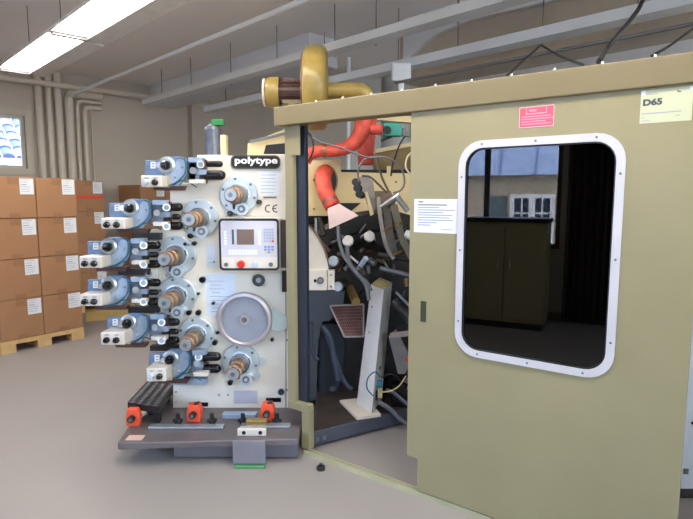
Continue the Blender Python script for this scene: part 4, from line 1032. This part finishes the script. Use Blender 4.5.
# yellow ochre hood further back
Yh = 4.75
b = MB(); ip(b, [(368, 114), (450, 118), (450, 126), (368, 119)], Yh, .08); b.build('hood_top_bar', cream_y, mach)
b = MB(); ip(b, [(376, 152), (450, 138), (450, 175), (376, 175)], Yh, .5); b.build('ochre_hood', mat('ochre_brown_hood', (150, 128, 84), .55, 0, .1), mach)
b = MB(); ip(b, [(376, 149), (450, 135), (450, 139), (376, 153)], Yh - .03, .03); b.build('hood_edge_bar', cream_y, mach)
# big dark carrier drum
cd = at(378, 310, 4.05); b = MB()
b.lathe(cd, -Yv, [(.76, -.1), (.76, 0), (.73, .02), (.62, .02), (.6, .0), (.2, 0), (.19, .05), (.001, .05)], 0, 56); b.build('carrier_drum', dark, mach)
for i in range(14):
    a = rad(i * 360 / 14 + 8); q = cd + Vector((math.cos(a), 0, math.sin(a))) * .68
    b = MB(); b.cyl(q - Yv * .1, q, .022, n=14); b.build('drum_spindle', steel_d if i % 2 else black, mach)
def rod(name, a, b_, r, m, Y0, Y1, cap=None, cr=None):
    b = MB(); p, q = at(a[0], a[1], Y0), at(b_[0], b_[1], Y1); b.cyl(p, q, r * kk(Y0), n=18); o = b.build(name, m, mach)
    if cap:
        d_ = (p - q).normalized(); b = MB(); c = p; b.lathe(p, d_, [(cr * kk(Y0), -.012), (cr * kk(Y0), .01), (cr * .85 * kk(Y0), .016), (.001, .018)], 0, 20); b.build('end_cap', cap, o)
    return o
capw = mat('white_end_cap', (232, 226, 222), .35, 0, .03); capb = mat('pale_blue_end_cap', (196, 210, 226), .35, 0, .03)
rod('spindle_arm', (348, 241), (352, 256), 4.2, dark, 3.72, 3.95, capw, 5.6)
rod('spindle_arm', (369.5, 236.5), (357, 247), 4.4, dark, 3.7, 3.95, capw, 5.4)
rod('spindle_arm', (333.5, 261), (340, 262), 4.2, bronze, 3.72, 3.95, capb, 5.2)
rod('spindle_arm', (338, 286.5), (345, 283), 4.0, dark, 3.72, 3.95, capb, 4.9)
rod('spindle_arm', (356, 302), (350, 288), 4.4, brass, 3.68, 3.92)
rod('linkage_rod', (350, 256), (358, 263), 1.2, alu, 3.62, 3.6)
rod('linkage_rod', (366, 258), (358, 270), 2.6, capb, 3.6, 3.7)
rod('linkage_rod', (343, 237), (336, 232), 1.5, steel_d, 3.7, 3.9)
rod('linkage_rod', (358, 268), (364, 273), 2.6, steel_d, 3.62, 3.7)
rod('linkage_rod', (378, 255), (412, 259), 3.2, black, 3.68, 3.62)
rod('linkage_rod', (372, 243), (384, 252), 3.8, dark, 3.72, 3.8)
rod('linkage_rod', (380, 268), (412, 276), 2.4, steel_d, 3.66, 3.6)
rod('linkage_rod', (394, 301), (413, 322), 4.6, dark, 3.7, 3.6)
rod('linkage_rod', (396, 292), (414, 310), 1.4, steel, 3.58, 3.54)
rod('linkage_rod', (318, 240), (330, 252), 2.2, maroon, 3.8, 3.75)
rod('linkage_rod', (316, 218), (316, 235), 1.8, steel, 3.9, 3.9)
rod('linkage_rod', (319, 218), (324, 236), 2.6, dark, 3.9, 3.85)
rn = random.Random(11); armg_ = mat('worn_grey_arm_metal', (150, 142, 134), .4, .4, .15, 14)
for i in range(64):
    x, y = rn.uniform(333, 411), rn.uniform(222, 300); Y_ = rn.uniform(3.82, 4.0); a = rn.uniform(0, math.pi); L = rn.uniform(3, 11)
    if x > 328 and x < 404 and y > 268 or (x < 364 and y < 236): continue
    rod('small_linkage', (x, y), (x + L * math.cos(a), y + L * math.sin(a)), rn.uniform(.8, 3.2), rn.choice([dark, black, steel, steel_d, armg_, alu, bronze, slate, steel, maroon]), Y_, Y_ + rn.uniform(-.08, .04))
for i in range(16):
    x, y = rn.uniform(397, 411), rn.uniform(300, 400); Y_ = rn.uniform(3.75, 3.95); a = rn.uniform(.6, 1.6); L = rn.uniform(6, 18)
    rod('small_linkage', (x, y), (x + L * math.cos(a), y + L * math.sin(a)), rn.uniform(1.2, 4), rn.choice([dark, black, steel_d, slate]), Y_, Y_ + rn.uniform(-.08, .04))
# arms
def flat(name, pts, Y, dep, m, bev=.002):
    b = MB(); ip(b, pts, Y, dep); return b.build(name, m, mach, bevel=bev)
armg = mat('worn_grey_arm_metal', (132, 122, 112), .45, .4, .15, 14); armo = mat('olive_grey_lever', (122, 116, 96), .5, .3, .15, 12)
flat('grey_arm', [(358, 178), (366, 175), (373, 181), (377, 208), (371, 216), (365, 196), (359, 186)], 3.74, .05, armg)
flat('arm_strip', [(365, 192), (367.5, 191.5), (374, 214), (370.5, 216)], 3.70, .03, cream_y)
flat('bracket_box', [(368, 191), (391, 191), (396, 205), (384, 214), (376, 213)], 3.76, .09, mat('brownish_worn_steel', (128, 114, 100), .4, .4, .2, 14))
for q in ((355.5, 182), (357, 188), (359, 194)):
    b = MB(); b.cyl(at(q[0], q[1], 3.68), at(q[0] + 3, q[1] + 1, 3.8), .026, n=16); b.build('connector', black if q[1] > 185 else dark, mach)
def lever(name, pts, w, m, Y, dep=.04):
    sp = smooth_path([Vector((x, y, 0)) for x, y in pts], 6); L, Rr = [], []
    for i, p in enumerate(sp):
        d = (sp[min(i + 1, len(sp) - 1)] - sp[max(i - 1, 0)]).normalized(); n = Vector((-d.y, d.x, 0)) * w / 2
        L.append(((p + n).x, (p + n).y)); Rr.append(((p - n).x, (p - n).y))
    b = MB()
    for i in range(len(sp) - 1): b.prism([at(*L[i], Y), at(*L[i + 1], Y), at(*Rr[i + 1], Y), at(*Rr[i], Y)], (0, dep, 0))
    return b.build(name, m, mach)
lever('curved_lever', [(378.5, 197), (380, 214), (383, 232), (387, 248), (394, 259)], 3.6, mat('pale_worn_lever', (178, 168, 156), .4, .3, .12), 3.6)
lever('curved_lever', [(386, 203), (388, 220), (390, 236), (394, 252)], 7.5, armg, 3.68)
lever('curved_lever', [(394, 205), (398, 222), (403, 240), (412, 258)], 7, armo, 3.6)
rod('lever_pin', (384, 231), (391, 227), 1.4, brass, 3.55, 3.62); rod('lever_pin', (393, 255), (401, 251.5), 1.4, brass, 3.55, 3.62); rod('lever_pin', (397, 224.5), (401.5, 222.5), 1.4, brass, 3.55, 3.62)
rod('air_cylinder', (386, 205), (399, 195), 3.4, steel, 3.66, 3.66); rod('air_cylinder', (397, 197), (408, 211), 2.8, steel, 3.62, 3.62); rod('air_cylinder', (380, 207), (392, 199), 1.3, alu, 3.6, 3.62)
rod('air_cylinder', (406, 234), (412, 236), 4.4, capw, 3.62, 3.6)
# white guard
gp = flat('white_guard', [(308, 226), (311.5, 229), (317, 236), (323, 247), (327, 259), (328.5, 270), (308, 270)], 3.64, .03, offwhite)
g2 = flat('guard_box', [(308, 270.6), (327, 270.6), (327, 290.5), (308, 290.5)], 3.6, .1, offwhite, .004)
flat('guard_hinge', [(327.6, 270.6), (334.5, 270.6), (334.5, 290), (327.6, 290)], 3.62, .08, offwhite)
b = MB(); b.cyl(at(320.5, 280.5, 3.59), at(320.5, 280.5, 3.6), 3.4 * kk(3.6), n=22); b.cyl(at(320.5, 280.5, 3.586), at(320.5, 280.5, 3.59), 2.2 * kk(3.6), m=1, n=18); b.build('round_lock', [dark, steel_d], g2)
b = MB(); b.cyl(at(315.2, 280.7, 3.594), at(315.2, 280.7, 3.6), 1.5 * kk(3.6), n=16); b.build('black_hole', blackgl, g2)
for yy in (275, 286.5):
    b = MB(); b.cyl(at(331, yy, 3.614), at(331, yy, 3.62), 1.1 * kk(3.6), n=12); b.build('hinge_bolt', steel_d, mach)
b = MB(); b.tube([at(308, 225, 3.63), at(312, 228.5, 3.63), at(318, 236.5, 3.63), at(324, 248, 3.63), at(328, 260, 3.63)], .006, n=8); b.build('guard_edge', bronze, gp)
# slate lower frame
flat('slate_frame', [(308, 291), (345, 291), (342, 312), (334, 318), (322, 322), (318, 345), (316, 400), (308, 402)], 3.92, .1, slate, .004)
flat('slate_bracket', [(327, 292), (342, 291), (340, 305), (330, 321), (317, 322), (324, 306)], 3.94, .05, mat('grey_blue_bracket', (92, 100, 112), .5, .1), .004)
flat('slate_tank', [(318, 324), (344, 322), (347, 350), (343, 380), (338, 396), (318, 398)], 3.99, .25, mat('dark_slate_tank', (48, 56, 68), .5, .1, .2, 6), .02)
for pts, r_ in (([(312, 322), (311, 340), (313, 352), (318, 360)], 2.2), ([(326, 335), (333, 352), (340, 372), (346, 384), (352, 389)], 2.2), ([(322, 326), (330, 338), (334, 360), (338, 380)], 2.8)):
    b = MB(); b.tube([at(x, y, 3.76) for x, y in pts], r_ * kk(3.76), n=10); b.build('dark_hose', mat('blue_black_hose', (56, 66, 82), .4, 0, .1), mach)
# mesh tray
mt = MB()
TQ = [at(330, 306, 3.88), at(363.5, 304.5, 3.88), at(363.5, 336.5, 3.8), at(344.5, 337, 3.8)]
def tq(u, v): return TQ[0].lerp(TQ[1], u).lerp(TQ[3].lerp(TQ[2], u), v)
tt = thing('mesh_tray', TQ[3], 'reddish brown metal mesh tray tucked behind the white leaning stand', 'tray')
nrm_t = (TQ[1] - TQ[0]).cross(TQ[3] - TQ[0]).normalized()
b = MB()
for a_, b_ in ((0, 1), (1, 2), (2, 3), (3, 0)): b.bar(TQ[a_], TQ[b_], .012, .03, up=nrm_t)
b.build('rim', armg, tt)
b = MB()
for i in range(1, 12): b.bar(tq(i / 12, .0), tq(i / 12, 1), .005, .005, up=nrm_t)
for j in range(1, 10): b.bar(tq(0, j / 10), tq(1, j / 10), .005, .005, up=nrm_t)
b.build('wire_mesh', mat('rusty_red_brown_wire', (124, 84, 76), .5, .3, .3, 12), tt)
b = MB(); b.prism([q + nrm_t * s_ for q in [tq(0, 0), tq(1, 0), tq(1, 1), tq(0, 1)] for s_ in ((-.03 if nrm_t.y < 0 else .03),)], nrm_t * .004 * (-1 if nrm_t.y < 0 else 1)); b.build('backing_sheet', mat('dark_maroon_sheet', (74, 52, 52), .5, .2, .3, 9), tt)
b = MB()
for u in (.15, .85):
    q = tq(u, .5) + Yv * .03; b = MB(); b.bar(q, q + Yv * .1 - Zu * .02, .03, .03); b.build('bracket', dark, tt)
# white leaning stand
ZS = PZ + .0055
P2 = atz(371.4, 413.5, ZS + .02); P1 = atz(356.5, 404, ZS + .02); P3 = atz(381.5, 401, ZS + .02); P4 = P1 + P3 - P2
st = thing('support_stand', Vector((P2.x, P2.y, ZS)), 'white leaning box-section stand on a base plate inside the open bay', 'stand')
T2 = at(383.6, 289.8, P2.y + .1); T1 = T2 + (P1 - P2) * .82; T3 = T2 + (P3 - P2) * .92; T4 = T1 + T3 - T2
T1.z += .012; T4.z += .03; T3.z += .012
b = MB(); vs = [P1, P2, P3, P4, T1, T2, T3, T4]
b._add([v.copy() for v in vs], [(3, 2, 1, 0), (4, 5, 6, 7), (0, 1, 5, 4), (1, 2, 6, 5), (2, 3, 7, 6), (3, 0, 4, 7)], 0, False)
colm = b.build('column', mat('white_stand_paint', (224, 222, 218), .4, 0, .06, 6), st, bevel=.004)
b = MB(); b.prism([v + Zu * .001 for v in (T1, T2, T3, T4)], Zu * .004); b.build('top_plate', mat('yellowed_stained_top', (206, 188, 140), .5, 0, .15, 20), st)
q = [atz(339.5, 400, ZS + .02), atz(357, 417.5, ZS + .02), atz(381, 414, ZS + .02), atz(366, 397, ZS + .02)]
b = MB(); b.prism(q, (0, 0, -.0195)); b.build('base_plate', mat('cream_white_plate', (220, 210, 196), .45, 0, .06), st, bevel=.002)
def onface(u, v, A, B_, C_, D, e): 
    p = A.lerp(B_, u).lerp(D.lerp(C_, u), v); n = (B_ - A).cross(D - A).normalized(); return p + n * e, n
for (u, v) in ((.3, .83), (.3, .62)):
    p, n = onface(u, v, P1, P2, T2, T1, .0); b = MB(); b.cyl(p, p + n * .004, .005, n=10); b.build('screw', dark, st)
p, n = onface(.45, .33, P2, P3, T3, T2, .0); b = MB(); b.cyl(p, p + n * .004, .012, n=10); b.build('slot', black, st)
p, n = onface(.35, .2, P2, P3, T3, T2, .004)
b = MB(); b.box(p + Vector((-.02, -.02, -.012)), p + Vector((.03, .0, .035))); b.build('teal_connector', mat('teal_blue_connector', (60, 130, 150), .4), st)
b = MB(); b.box(p + Vector((-.03, -.03, -.1)), p + Vector((-.005, -.005, -.03))); b.build('black_sensor', black, st)
b = MB(); b.box(p + Vector((.0, -.012, -.09)), p + Vector((.03, .0, -.02))); b.build('cream_sensor_block', cream_y, st)
def cb(name, px, r, m, label, Ys):
    pts = [at(x, y, Ys if not isinstance(Ys, (list, tuple)) else Ys[i]) for i, (x, y) in enumerate(px)]
    return tag(MB().tube(pts, r * kk(3.6), n=8).build(name, m), label, 'cable')
Ysn = P2.y - .06
cb('sensor_cable', [(373, 396), (367, 388), (368, 378), (375, 372), (380, 377)], .7, tealcable, 'teal looped cable on the foot of the white leaning stand', Ysn)
cb('sensor_cable', [(380, 392), (390, 391), (399, 386), (406, 376)], .7, mat('yellowish_cable', (196, 178, 120), .5), 'yellowish cable leading right from the foot of the white stand', Ysn)
cb('sensor_cable', [(381, 378), (390, 374), (398, 378), (404, 388), (410, 400)], .6, black, 'thin black cable arching right beside the white stand', Ysn + .02)
# cables and hoses at the top of the bay
cb('cable', [(303, 130), (318, 141), (335, 146), (352, 152), (366, 157), (376, 158)], .9, cablegrey, 'grey cable sagging right from the olive corner post to the cable bundle', 3.5)
cb('cable', [(306, 131), (311, 136), (313.5, 148), (309, 160), (303, 163)], .9, black, 'black cable loop beside the olive corner post', 3.46)
cb('cable', [(359, 182), (358, 172), (362, 162), (371, 157), (383, 157), (394, 161), (402, 170), (404.5, 182), (401, 190), (393, 193)], .9, cablegrey, 'grey cable arching over the grey arm in the bay', 3.56)
cb('cable', [(377, 158), (379, 168), (383, 180), (389, 192)], 1.1, mat('olive_cable', (92, 88, 70), .5), 'dark olive cable dropping behind the arching grey cable', 3.6)
cb('cable', [(362, 176), (370, 177), (378, 184), (387, 193)], 1.0, mat('brown_cable', (84, 72, 64), .5), 'brown cable running from the grey arm to the air cylinder', 3.58)
cb('cable', [(405, 136), (400, 144), (396, 154), (392, 168), (391, 176)], .9, black, 'black cable hanging from the teal valve actuator', 3.92)
cb('cable', [(412, 152), (407, 158), (406, 168), (412, 176)], .9, mat('cream_cable', (206, 196, 170), .5), 'cream cable loop at the edge of the olive door', 3.5)
hose = mat('grey_corrugated_hose', (108, 112, 118), .4, .1, .1)
def cb2(px, r, label, Y): return tag(MB().tube([at(x, y, Y) for x, y in px], r * kk(Y), n=10, rib=.008).build('flexible_hose', hose), label, 'hose', 'grey flexible hoses in the bay')
cb2([(338, 226), (339, 240), (344, 256), (354, 270), (365, 284), (369, 300)], 1.9, 'grey flexible hose rising furthest left in the machine bay', 3.52)
cb2([(347, 247), (349, 262), (357, 274), (366, 282), (371, 291)], 2.4, 'short grey flexible hose under the left white end cap', 3.58)
cb2([(379, 402), (390, 409), (400, 419), (414, 430)], 2.4, 'upper grey flexible hose leaving the foot of the white stand', Ysn + .1)
cb2([(386, 390), (394, 393), (405, 402), (416, 411)], 2.0, 'lower grey flexible hose leaving the foot of the white stand', Ysn + .2)
flat('metal_chute', [(389, 338), (397, 331), (412, 360), (405, 374), (398, 374)], 3.62, .06, mat('bright_chute_metal', (152, 150, 148), .35, .5, .12))
flat('pinkish_lever', [(390, 334), (412, 331), (412, 336), (392, 338)], 3.58, .03, mat('pinkish_grey_steel', (176, 160, 152), .4, .3))
b = MB(); b.cyl(at(408, 360, 3.5), at(414, 357, 3.55), .02, n=14); b.build('red_fitting', red, mach)
flat('black_block', [(392, 385), (413, 384), (413, 418), (402, 420), (392, 412)], 3.7, .1, blackgl)

# ---- red hoses
h1 = thing('exhaust_hose', at(306, 170, 4.0), 'red exhaust hose dropping from the blower and curving left behind the corner post', 'hose')
b = MB(); b.tube([at(369, 109, 4.0), at(365, 116, 4.0), at(362.5, 128, 4.0), at(358, 138, 4.0), at(348, 147, 4.0), at(334, 150.5, 4.0), at(320, 151, 4.0), at(310, 154, 4.0), at(305, 161, 4.0)], lambda t: (10.0 - 4.0 * min(1, t * 1.6)) * kk(4.0), n=20, rib=.014, k=8); b.build('hose', redhose, h1)
b = MB(); p = at(324.5, 150.5, 4.0); d_ = Vector((1, 0, .05)).normalized(); b.cyl(p - d_ * .01, p + d_ * .01, .05, n=24); b.build('clamp_ring', bronze, h1)
b = MB(); b.cyl(at(370, 129, 4.0), at(382, 130, 4.0), .038, n=20); b.build('branch', redhose, h1)
ac = thing('valve_actuator', at(392, 136, 4.0), 'teal green valve actuator at the end of the red branch pipe', 'actuator')
b = MB(); ip(b, [(383.5, 122.5), (402, 123), (402, 136), (383.5, 136)], 3.94, .09); b.build('housing', teal, ac, bevel=.008)
b = MB(); b.cyl(at(387, 130, 3.915), at(387, 130, 3.94), .03, n=20); b.build('dark_dial', dark, ac)
b = MB(); ip(b, [(402.5, 128), (407, 127), (409, 136), (402.5, 136)], 3.96, .05); b.build('cable_gland', cablegrey, ac)
b = MB(); b.bar(at(392, 136, 3.98), at(381, 141, 3.98), .02, .02); b.build('actuator_bracket', dark, ac)
h2 = tag(MB().tube([at(369, 112, 4.45), at(367.5, 135, 4.45), at(366, 150, 4.45), at(366, 165, 4.45)], .066, n=24, rib=.01).build('exhaust_hose', redhose), 'darker red exhaust hose standing behind the cream rear plate', 'hose')
h3 = thing('exhaust_hose', at(333, 206, 3.9), 'short red hose bending down out of the round opening to a pale hood', 'hose')
b = MB(); b.tube([at(326, 172, 4.16), at(324, 173, 4.1), at(323, 178, 4.0), at(325, 190, 3.92), at(330, 201, 3.88), at(333, 207, 3.86)], 7.6 * kk(4.0), n=20, rib=.014, k=8); b.build('hose', redhose, h3)
b = MB(); p, q = at(329.3, 199.5, 3.885), at(330.5, 202.5, 3.88); b.cyl(p, q, 8.2 * kk(3.9), n=24); b.build('clamp_ring', steel_d, h3)
ta = [at(327.5, 208.5, 3.81), at(339, 203.5, 3.81), at(339, 203.5, 3.93), at(327.5, 208.5, 3.93)]; tb = [at(329.3, 229, 3.74), at(358.5, 215.5, 3.74), at(358.5, 216.5, 4.0), at(329.5, 228, 4.0)]
b = MB(); b._add(ta + tb, [(0, 1, 2, 3), (7, 6, 5, 4), (4, 5, 1, 0), (5, 6, 2, 1), (6, 7, 3, 2), (7, 4, 0, 3)], 0, False); b.build('suction_hood', pinkwhite, h3)

# ---- blower on top
YB = 3.95; kb2 = kk(YB)
bl = thing('exhaust_blower', at(315, 128, YB), 'ochre yellow exhaust blower with maroon ribbed motor above the enclosure corner', 'blower')
cv = at(317, 88.5, YB); Rv = 39.5 * kb2
b = MB(); b.lathe(cv - X * (12.3 * kb2), X, [(.001, 0), (Rv * .55, 0), (Rv * .86, .002), (Rv * .95, .012), (Rv, .035), (Rv, .125), (Rv * .95, .152), (Rv * .86, .164), (Rv * .3, .166), (.001, .166)], 0, 56)
vl = b.build('volute', ochre, bl)
for p_ in vl.data.polygons: p_.use_smooth = True
b = MB(); b.lathe(cv - X * (13.5 * kb2), X, [(Rv * .84, 0), (Rv * .84, .012), (.001, .012)], 0, 40); b.build('inlet_flange', mat('dirty_brown_flange', (120, 92, 60), .5), bl)
mc = at(303, 92.5, YB); 
b = MB(); r_m = 10.5 * kb2
for i in range(8): b.lathe(mc - X * (.022 * i + .02), X, [(r_m, 0), (r_m, .010)], 0, 24); 
b.cyl(mc - X * .19, mc, r_m * .88, n=24)
for i in range(14):
    a = 2 * math.pi * i / 14; v = Vector((0, math.cos(a), math.sin(a))) * r_m * .98
    b.bar(mc + v, mc + v - X * .185, .006, .014, up=v)
b.build('ribbed_motor', maroon, bl)
b = MB(); b.box(mc + Vector((-.14, -.05, r_m * .85)), mc + Vector((-.04, .05, r_m * 1.15))); b.build('terminal_box', maroon, bl, bevel=.004)
ce = at(279.5, 92.5, YB)
b = MB(); b.lathe(ce, -X, [(14.2 * kb2, -.003), (14.6 * kb2, .02), (14.4 * kb2, .07), (12.5 * kb2, .095), (6 * kb2, .1), (.001, .1)], 0, 32); o = b.build('fan_cowl', ochre, bl)
b = MB(); b.lathe(ce - X * .096, -X, [(13.4 * kb2, 0), (13.2 * kb2, .016), (11 * kb2, .018), (.001, .018)], 0, 28); b.build('cowl_grille', mat('pale_pinkish_grille', (206, 186, 176), .5), bl)
b = MB(); b.tube([at(327, 91, YB), at(343, 90.5, YB), at(356, 90.5, YB), at(364, 92.5, YB), at(368, 99, YB + .01)], 7.4 * kb2, n=20, k=6); b.build('outlet_pipe', ochre, bl)
q = at(303, 103, YB); eb_ = sE(303, 118)[0]
b = MB(); b.box((q.x - .14, YB - .06, q.z - .01), (q.x + .0, YB + .06, q.z + .012)); b.box((q.x - .1, YB - .07, q.z - .06), (q.x - .04, YB - .05, q.z)); b.build('mounting_bracket', olive_beam, bl)
# ---- white cabinet at the right edge
wf_ = atz(688, 499, 0)
wc = thing('white_cabinet', Vector((wf_.x + .3, wf_.y + .2, 0)), 'white equipment cabinet with dark plinth, just visible at right edge past the door', 'cabinet')
x0 = wf_.x - .06; z_p = at(688, 489, wf_.y).z
b = MB(); b.box((x0, wf_.y, z_p), (x0 + .8, wf_.y + .5, 1.75)); b.build('body', mat('white_cabinet_paint', (222, 226, 232), .45), wc, bevel=.004)
b = MB(); b.box((x0 + .005, wf_.y + .008, .001), (x0 + .79, wf_.y + .49, z_p)); b.build('plinth', mat('dark_plinth', (58, 54, 54), .5), wc)
p = at(685.5, 471, wf_.y); b = MB(); b.box((p.x - .012, p.y - .008, p.z - .014), (p.x + .012, p.y, p.z + .014)); b.build('socket', cablegrey, wc)
p = at(692.5, 423, wf_.y); b = MB(); b.cyl(p - Yv * .006, p, .008, n=12); b.build('round_lock', black, wc)
# ---- cabinet mirrored in the door glass, standing by the left wall
AC = AL + .75
def cw(px, py): p = mirror_hit(px, py, R(AC, 0), ah); return room_c(p), p.z
k0, k1 = cw(465, 230)[0], cw(547, 230)[0]; zc_ = cw(500, 219)[1]
if k0 > k1: k0, k1 = k1, k0
print('MIRCAB', k0, k1, zc_)
zc_ = min(max(zc_, 1.2), 1.6)
mc_ = thing('tool_cabinet', R(AC - .25, (k0 + k1) / 2, 0), 'olive tool cabinet with dark top by the left wall, mirrored in the door glass', 'cabinet')
b = MB(); b.prism([R(AC, k0, .08), R(AC, k1, .08), R(AC - .45, k1, .08), R(AC - .45, k0, .08)], (0, 0, zc_ - .12)); bd = b.build('body', olive, mc_, bevel=.004)
b = MB(); b.prism([R(AC + .02, k0 - .02, zc_ - .04), R(AC + .02, k1 + .02, zc_ - .04), R(AC - .46, k1 + .02, zc_ - .04), R(AC - .46, k0 - .02, zc_ - .04)], (0, 0, .05)); b.build('dark_top', black, mc_)
b = MB(); b.prism([R(AC - .02, k0 + .02, 0.001), R(AC - .02, k1 - .02, 0.001), R(AC - .43, k1 - .02, 0.001), R(AC - .43, k0 + .02, 0.001)], (0, 0, .078)); b.build('plinth', dark, mc_)
for j in (0, 1):
    c0_ = k0 + (k1 - k0) * (.02 + .49 * j); c1_2 = k0 + (k1 - k0) * (.49 + .49 * j)
    b = MB(); b.prism([R(AC + .001, c0_, .12), R(AC + .001, c1_2, .12), R(AC + .001, c1_2, zc_ - .08), R(AC + .001, c0_, zc_ - .08)], ah * .012); dr = b.build('cabinet_door', olive, mc_, bevel=.003)
    b = MB(); q = R(AC + .013, c0_ + .06 if j else c1_2 - .06, zc_ * .6); b.bar(q + ah * .02 - Zu * .06, q + ah * .02 + Zu * .06, .012, .012); b.build('handle', steel, dr)

# dark curtain beside the mirrored window
u0, u1 = cw(563, 200)[0], cw(640, 200)[0]
if u0 > u1: u0, u1 = u1, u0
cur = MB(); ACU = AL + .16; n_ = 60; top, bot = [], []
for i in range(n_ + 1):
    c_ = u0 + (u1 - u0) * i / n_; a_ = ACU + .035 * math.sin(i * .95) + .01 * math.sin(i * 2.3)
    top.append(R(a_, c_, 3.05)); bot.append(R(a_, c_, .06))
for i in range(n_): cur.face([bot[i], bot[i + 1], top[i + 1], top[i]], 0, True); cur.face([bot[i + 1] + ah * -.006, bot[i] + ah * -.006, top[i] + ah * -.006, top[i + 1] + ah * -.006], 0, True)
tag(cur.build('curtain', mat('dark_brown_curtain', (52, 44, 40), .9, 0, .1, 4)), 'dark brown curtain beside the window by the left wall, mirrored in the door glass', 'curtain')
# ---------------------------------------------------------------- world
w = bpy.data.worlds.new('world'); sc.world = w; w.use_nodes = True
nt = w.node_tree; bg = nt.nodes['Background']
sky = nt.nodes.new('ShaderNodeTexSky'); sky.sky_type = 'NISHITA'; sky.sun_disc = False; sky.sun_elevation = rad(40); sky.sun_rotation = rad(60)
mixw = nt.nodes.new('ShaderNodeMix'); mixw.data_type = 'RGBA'; mixw.inputs[0].default_value = .45
nt.links.new(sky.outputs[0], mixw.inputs[6]); mixw.inputs[7].default_value = (4.4, 4.8, 5.4, 1)
nt.links.new(mixw.outputs[2], bg.inputs[0]); bg.inputs[1].default_value = 2.2
sc.view_settings.view_transform = 'Standard'; sc.view_settings.look = 'None'; sc.view_settings.gamma = 1; sc.view_settings.use_curve_mapping = False
sc.view_settings.exposure = 0.2
sc.cycles.use_denoising = True; sc.cycles.max_bounces = 8; sc.cycles.diffuse_bounces = 5; sc.cycles.transparent_max_bounces = 12; sc.cycles.sample_clamp_indirect = 6
sc.cycles.caustics_reflective = False; sc.cycles.caustics_refractive = False
